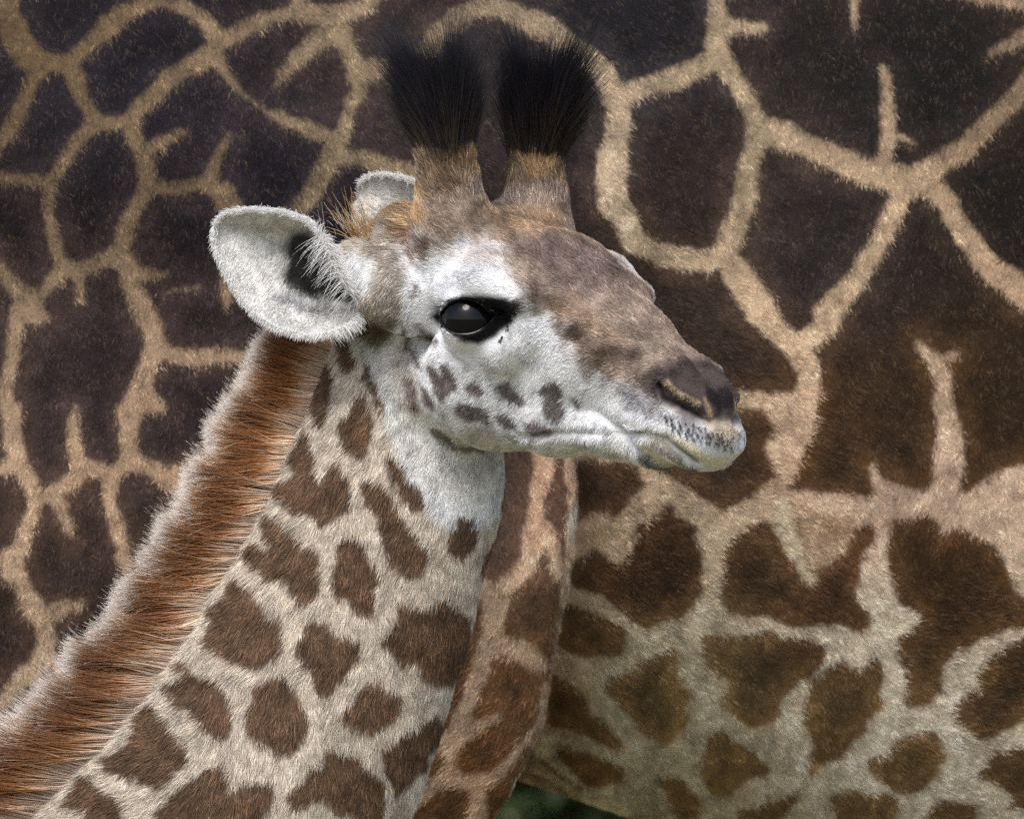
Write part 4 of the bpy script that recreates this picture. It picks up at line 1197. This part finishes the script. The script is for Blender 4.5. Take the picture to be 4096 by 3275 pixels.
rim(eA, .0, .40, 900, (.75, -.35, .1), .009, "ear_hair", spread=.35)
rim(eB, .0, .2, 400, (.6, -.35, -.4), .008, "ear_hair", spread=.35)
rim(eA, .25, .45, 250, (.2, -.2, 1), .010, "ear_hair", spread=.3)

far_top = [(1990,1010,.10),(1850,860,.115),(1720,742,.13),(1610,712,.14),(1530,699,.15),(1470,708,.158),(1440,745,.162)]
far_bot = [(1990,1080,.10),(1850,1080,.115),(1700,1040,.13),(1580,1010,.14),(1500,985,.15),(1448,905,.158),(1432,810,.162)]
def ear_far_col(px, py, tu, tv):
    c = np.tile(lin((226, 222, 216)), (len(px), 1))
    m = smooth(830, 940, py + .35 * (px - 1500) + 14 * fbm(px, py, 30, 5))[:, None] * .85
    c = c * (1 - m) + lin((74, 70, 86)) * m
    return c
VV, QQ, ec, (fg, fq, fn_, far_a, fA, fB) = make_ear(far_top, far_bot, [(0, .03), (.4, .03), (.8, .012), (1, .003)], ear_far_col, 60, 40)
mesh_obj("ear", VV, QQ, M_SKIN, g_calf, ec)
n = 9000
Pe, Ne = grow(fg, fq, fn_, far_a, n, keepe)
pu, pv = proj(Pe)
pts, R, C = strands(Pe, Ne, np.tile(np.array([-.7, -.1, .5]), (n, 1)), .006, .35, .0002, ear_far_col(pu, pv, 0, 0) * np.exp(.2 * rng.standard_normal(n))[:, None], 4)
hair_obj("ear_hair", pts, R, C, M_FUR, g_calf)
rim(fA, .3, 1.0, 1500, (-.5, -.3, .7), .005, "ear_hair", col=(238, 236, 232))
rim(fB, .5, 1.0, 900, (-.9, -.3, 0), .005, "ear_hair", col=(238, 236, 232))

# mane
MR = np.concatenate([tr('N1', [(915,40),(880,130),(850,250),(775,430),(715,600),(645,740),(575,900),(495,1080),(405,1260),(325,1420),(245,1560)]),
                     tr('N3', [(1385,250),(1285,480),(1155,640),(1080,780),(980,930),(870,1040),(700,1250),(560,1370),(440,1480),(300,1640),(190,1740),(60,1860),(-100,2010)])])
MS = np.concatenate([[0], np.cumsum(np.linalg.norm(np.diff(MR, axis=0), axis=1))]); MS /= MS[-1]
def mane(count, name, lenmul=1.0, near_bias=True):
    t = rng.random(count)
    px = np.interp(t, MS, MR[:, 0]); py = np.interp(t, MS, MR[:, 1])
    dx = np.interp(t + .01, MS, MR[:, 0]) - np.interp(t - .01, MS, MR[:, 0]); dy = np.interp(t + .01, MS, MR[:, 1]) - np.interp(t - .01, MS, MR[:, 1])
    ln = np.hypot(dx, dy) + 1e-9; dx /= ln; dy /= ln
    side = rng.random(count) ** .9                   # 0 on the near side of the crest, 1 on the far side
    Yn = np.interp(t, MS, MY)
    Y = Yn + 2 * (np.interp(t, MS, MYC) - Yn) * side
    inset = -75 * np.sin(side * math.pi) - 8 * rng.standard_normal(count) + 22 * (1 - 2 * side) * rng.random(count)
    px = px + inset; py = py + inset * .15
    P0 = np.stack([(px - CX) * K * (D + Y) / D, Y, ZC - (py - CY) * K * (D + Y) / D], 1)
    lock = fbm(py, side * 30, 26, 3, 2)
    lock2 = fbm(py, side * 30, 70, 43, 2)
    ang = math.pi - .10 + .16 * np.sin(py / 340.0 + .5) + .45 * lock + .30 * lock2 + .05 * rng.standard_normal(count)
    d = np.stack([np.cos(ang), (-.26 + .50 * side) + .06 * rng.standard_normal(count), np.sin(ang)], 1)
    d /= np.linalg.norm(d, axis=1, keepdims=True)
    L = np.interp(py, [1336,1541,1752,1903,2392,2669,2886,3275], [275,300,338,346,380,405,460,500]) * K * .97
    L = (L - 75 * K * np.sin(side * math.pi)) * lenmul * (.95 + .05 * rng.random(count) + .20 * fbm(py, py * 0, 46, 19, 3) + .10 * rng.random(count) ** 9)
    k = 10
    g = np.linspace(0, 1, k)
    pts = P0[:, None] + d[:, None] * (L[:, None] * g)[..., None]
    pts[..., 1] += (L[:, None] * .34 * g ** 2) * (1 - 1.6 * side)[:, None]
    pts[..., 2] += (L[:, None] * (.22 * lock2[:, None] + .10 * rng.standard_normal((count, 1))) * g ** 2.5)
    cs = [(0, (212, 190, 172)), (.26, (200, 168, 140)), (.38, (162, 110, 62)), (.5, (122, 74, 34)), (.82, (112, 68, 30)), (.91, (160, 114, 68)), (.96, (220, 200, 170)), (1.0, (242, 238, 230))]
    gs = np.array([c[0] for c in cs]); cl = np.array([lin(c[1]) for c in cs])
    sh = (.16 * lock + .10 * lock2 + .05 * rng.standard_normal(count))[:, None]
    gg = np.clip(g[None] + sh * np.sin(math.pi * g)[None], 0, 1)
    C = np.stack([np.interp(gg, gs, cl[:, i]) for i in range(3)], -1)
    C *= np.exp(  .22 * rng.standard_normal((count, 1, 1)) + .6 * lock[:, None, None])
    R = np.full((count, k), .00030) * np.linspace(1, .22, k)[None]
    return hair_obj(name, pts, R, C, M_MANE, g_calf)
MY = np.array([surf(a, b)[1][1] for a, b in MR])
MYC = np.interp(MR[:, 1], [n_[1] for n_ in NECKN], [n_[2] for n_ in NECKN])
MY = np.minimum(MY, MYC - .008)
mane(62000, "mane")

# tufts on the horns
def tuft(sgn, count, lean):
    pts = []
    A = hp(1968, 640, 0); B = hp(1962, 455, 0)
    base = np.array([A[0], A[1] - .004, .0557 * sgn]); tip = np.array([B[0], B[1], .0585 * sgn])
    f = rng.random(count) ** .8
    a = rng.random(count) * 2 * math.pi
    r0 = (.0208 - .0068 * f) * np.sqrt(np.where(f > .85, rng.random(count), 1))
    axis = base + (tip - base) * (f * .98)[:, None]
    od = np.stack([np.cos(a), np.zeros(count), np.sin(a)], 1)
    root = axis + od * r0[:, None]
    lockid = (a * 5 + f * 3).astype(int) % 256
    lk = _tab[lockid, 7] - .5; lk2 = _tab[lockid, 19] - .5
    outw = .12 * (1 - .5 * f) + .20 * lk
    d = od * outw[:, None] + np.array([0, 1.0, 0])
    d[:, 0] += lean[0] + .16 * lk2; d[:, 2] += lean[1]
    d += .075 * rng.standard_normal(d.shape)
    d /= np.linalg.norm(d, axis=1, keepdims=True)
    L = (.030 + .044 * rng.random(count) ** 1.6) * (1 + .6 * lk) * (.80 + .25 * f)
    k = 9; g = np.linspace(0, 1, k)
    p = root[:, None] + d[:, None] * (L[:, None] * g)[..., None]
    cur = od * (.46 + .7 * lk2)[:, None] + np.array([lean[0] * 1.6, -.05, 0]) + .16 * rng.standard_normal((count, 3))
    p = p + cur[:, None] * (.38 * L[:, None] * g ** 2)[..., None]
    Pw = HO + p[..., 0:1] * FWD + p[..., 2:3] * NEA + np.concatenate([np.zeros_like(p[..., :2]), p[..., 1:2]], -1)
    C = np.tile(lin((24, 22, 30)), (count, k, 1)) * np.exp(.3 * rng.standard_normal((count, 1, 1)))
    brown = (f < .18) & (rng.random(count) < .5)
    C[brown] = lin((62, 50, 40))
    R = np.full((count, k), .00028) * np.linspace(1, .12, k)[None]
    hair_obj("horn_tuft", Pw, R, C, M_TUFT, g_calf)
tuft(1, 11000, (-.16, .03))
tuft(-1, 11000, (.07, -.02))

# loose ginger hairs between the ears, whiskers on chin and lip
def loose(n, px, py, Y, d, L, col, name, rad=.00025, spread=.3, box=(40, 20)):
    P0 = np.array([W(px + box[0] * rng.standard_normal(), py + box[1] * rng.standard_normal(), Y) for _ in range(n)])
    dd = np.array(d)[None] + spread * rng.standard_normal((n, 3))
    dd /= np.linalg.norm(dd, axis=1, keepdims=True)
    LL = L * (.6 + .6 * rng.random(n)); g = np.linspace(0, 1, 7)
    curl = spread * rng.standard_normal((n, 3))
    pts = P0[:, None] + dd[:, None] * (LL[:, None] * g)[..., None] + curl[:, None] * (.6 * LL[:, None] * g ** 2)[..., None]
    C = np.tile(lin(col), (n, 7, 1)) * np.exp(.2 * rng.standard_normal((n, 1, 1)))
    hair_obj(name, pts, np.full((n, 7), rad) * np.linspace(1, .25, 7), C, M_MANE, g_calf)
loose(90, 1455, 945, .03, (-.45, 0, 1), .030, (186, 152, 108), "forelock", box=(26, 12))
loose(22, 1370, 905, .0, (-.3, 0, 1), .018, (190, 186, 178), "forelock", rad=.00016, box=(60, 18))
def pits():
    pr = np.random.default_rng(9)
    P0 = []; C0 = []
    for i in range(50):
        row, q = i // 10, i % 10
        x = 430 + q * 43 + row * 13 + 7 * pr.standard_normal(); y = 515 + q * 14 + row * 25 + 6 * pr.standard_normal()
        h, p = surf(2400 + x * .612, 1350 + y * .612)
        for _ in range(6):
            P0.append(p + pr.standard_normal(3) * .0004 + np.array([0, -.0012, 0]))
    P0 = np.array(P0); n = len(P0)
    d = np.array([-.1, -.8, -.6]) + .25 * pr.standard_normal((n, 3))
    g = np.linspace(0, 1, 4)
    pts = P0[:, None] + d[:, None] * (.0034 * g)[None, :, None]
    hair_obj("whisker", pts, np.full((n, 4), .00022) * np.linspace(1, .3, 4), np.tile(lin((48, 47, 54)), (n, 4, 1)), M_TUFT, g_calf)
pits()
loose(26, 2585, 1205, .0, (1, -.1, -.15), .016, (60, 54, 52), "eyelash", rad=.00016, spread=.22, box=(8, 14))
loose(26, 2640, 1860, -.11, (.25, -.2, -1), .024, (120, 112, 104), "whisker", rad=.00014, box=(60, 12))
loose(16, 2860, 1790, -.12, (.5, -.2, -.8), .016, (60, 56, 54), "whisker", rad=.00014, box=(50, 30))

# ------------------------------------------------------------------ shrub far behind, seen between thigh and belly
def shrub(x, y, h, w, label):
    r = empty("shrub", (x, y, 0), label, "shrub")
    n = 16000
    a = rng.random(n) * 2 * math.pi; z = rng.random(n) ** .8
    rad = w * np.sqrt(rng.random(n)) * (1 - .55 * z ** 2) * (1 + .5 * fbm(a * 2, z * 4, 1.0, 3))
    c = np.stack([x + rad * np.cos(a), y + rad * np.sin(a) * .6, .15 + h * z], 1)
    d1 = rng.standard_normal((n, 3)); d1 /= np.linalg.norm(d1, axis=1, keepdims=True)
    d2 = np.cross(d1, rng.standard_normal((n, 3))); d2 /= np.linalg.norm(d2, axis=1, keepdims=True)
    L = (.05 + .05 * rng.random(n))[:, None]
    V = np.stack([c - d1 * L, c + d2 * L * .4, c + d1 * L, c - d2 * L * .4], 1).reshape(-1, 3)
    Q = np.arange(4 * n).reshape(-1, 4)
    mesh_obj("crown", V, Q, plain_mat("dark_leaves", (38, 54, 22), .6, .3, .4, 2.0), r)
    Vs, Qs = surface_nets(lambda P: capsule((P[:, 0], P[:, 1], P[:, 2]), [(x, y, -.05, .09), (x + .05, y, h * .4, .06), (x - .1, y, h * .8, .03)], .02), (x - .4, y - .3, -.1), (x + .4, y + .3, h), .04)
    mesh_obj("trunk", Vs, Qs, plain_mat("bark", (70, 58, 46), .9, .1, .3, 8.0), r)
shrub(.1, 13.0, 2.6, 2.6, "dark green leafy shrub seen in the gap below the adult's belly")

# ------------------------------------------------------------------ flies on the calf's face and neck
M_FLY = plain_mat("fly_body", (16, 15, 16), .3, .5)
M_WING = plain_mat("fly_wing", (120, 112, 100), .2, .5)
def fly(px, py, turn, label):
    p = surf(px, py)[1]
    n = grad(sd_calf, p[None])[0]; n /= np.linalg.norm(n)
    t = np.array([math.cos(turn), 0, math.sin(turn)]); t -= n * (t @ n); t /= np.linalg.norm(t)
    b = np.cross(n, t)
    base = p + n * .0042
    r = empty("fly", base, label, "fly", None)
    def blob(o, ra, rb, rc, name, mat, nu=12, nv=8):
        V, Q = uv_sphere((0, 0, 0), 1.0, nu, nv)
        V = base + (V[:, :1] * ra + o[0]) * t + (V[:, 1:2] * rb + o[1]) * b + (V[:, 2:] * rc + o[2]) * n
        mesh_obj(name, V, Q, mat, r)
    blob((-.0012, 0, .001), .0020, .0011, .0010, "abdomen", M_FLY)
    blob((.0010, 0, .0012), .0011, .0010, .0010, "thorax", M_FLY)
    blob((.0024, 0, .0011), .0007, .0009, .0007, "head", M_FLY)
    for sg in (-1, 1):
        blob((-.0016, sg * .0012, .0021), .0021, .0007, .0001, "wing", M_WING)
        for q in (-.0008, .0006, .0018):
            pa = base + t * q + b * sg * .0007 + n * .001; pb = base + t * q * 1.6 + b * sg * .0024 - n * .0008
            dv = (pb - pa); sd = np.cross(dv, n); sd /= np.linalg.norm(sd) * 6000
            up = n / 6000
            V = np.array([pa + sd, pa - sd, pa + up, pb + sd, pb - sd, pb + up])
            mesh_obj("leg", V, np.array([(0, 1, 4, 3), (1, 2, 5, 4), (2, 0, 3, 5)]), M_FLY, r)
fly(2016, 1362, 1.2, "small black fly on the calf's white cheek below the eye")
fly(2049, 1313, 1.7, "small dark fly beside the inner corner of the calf's eye")
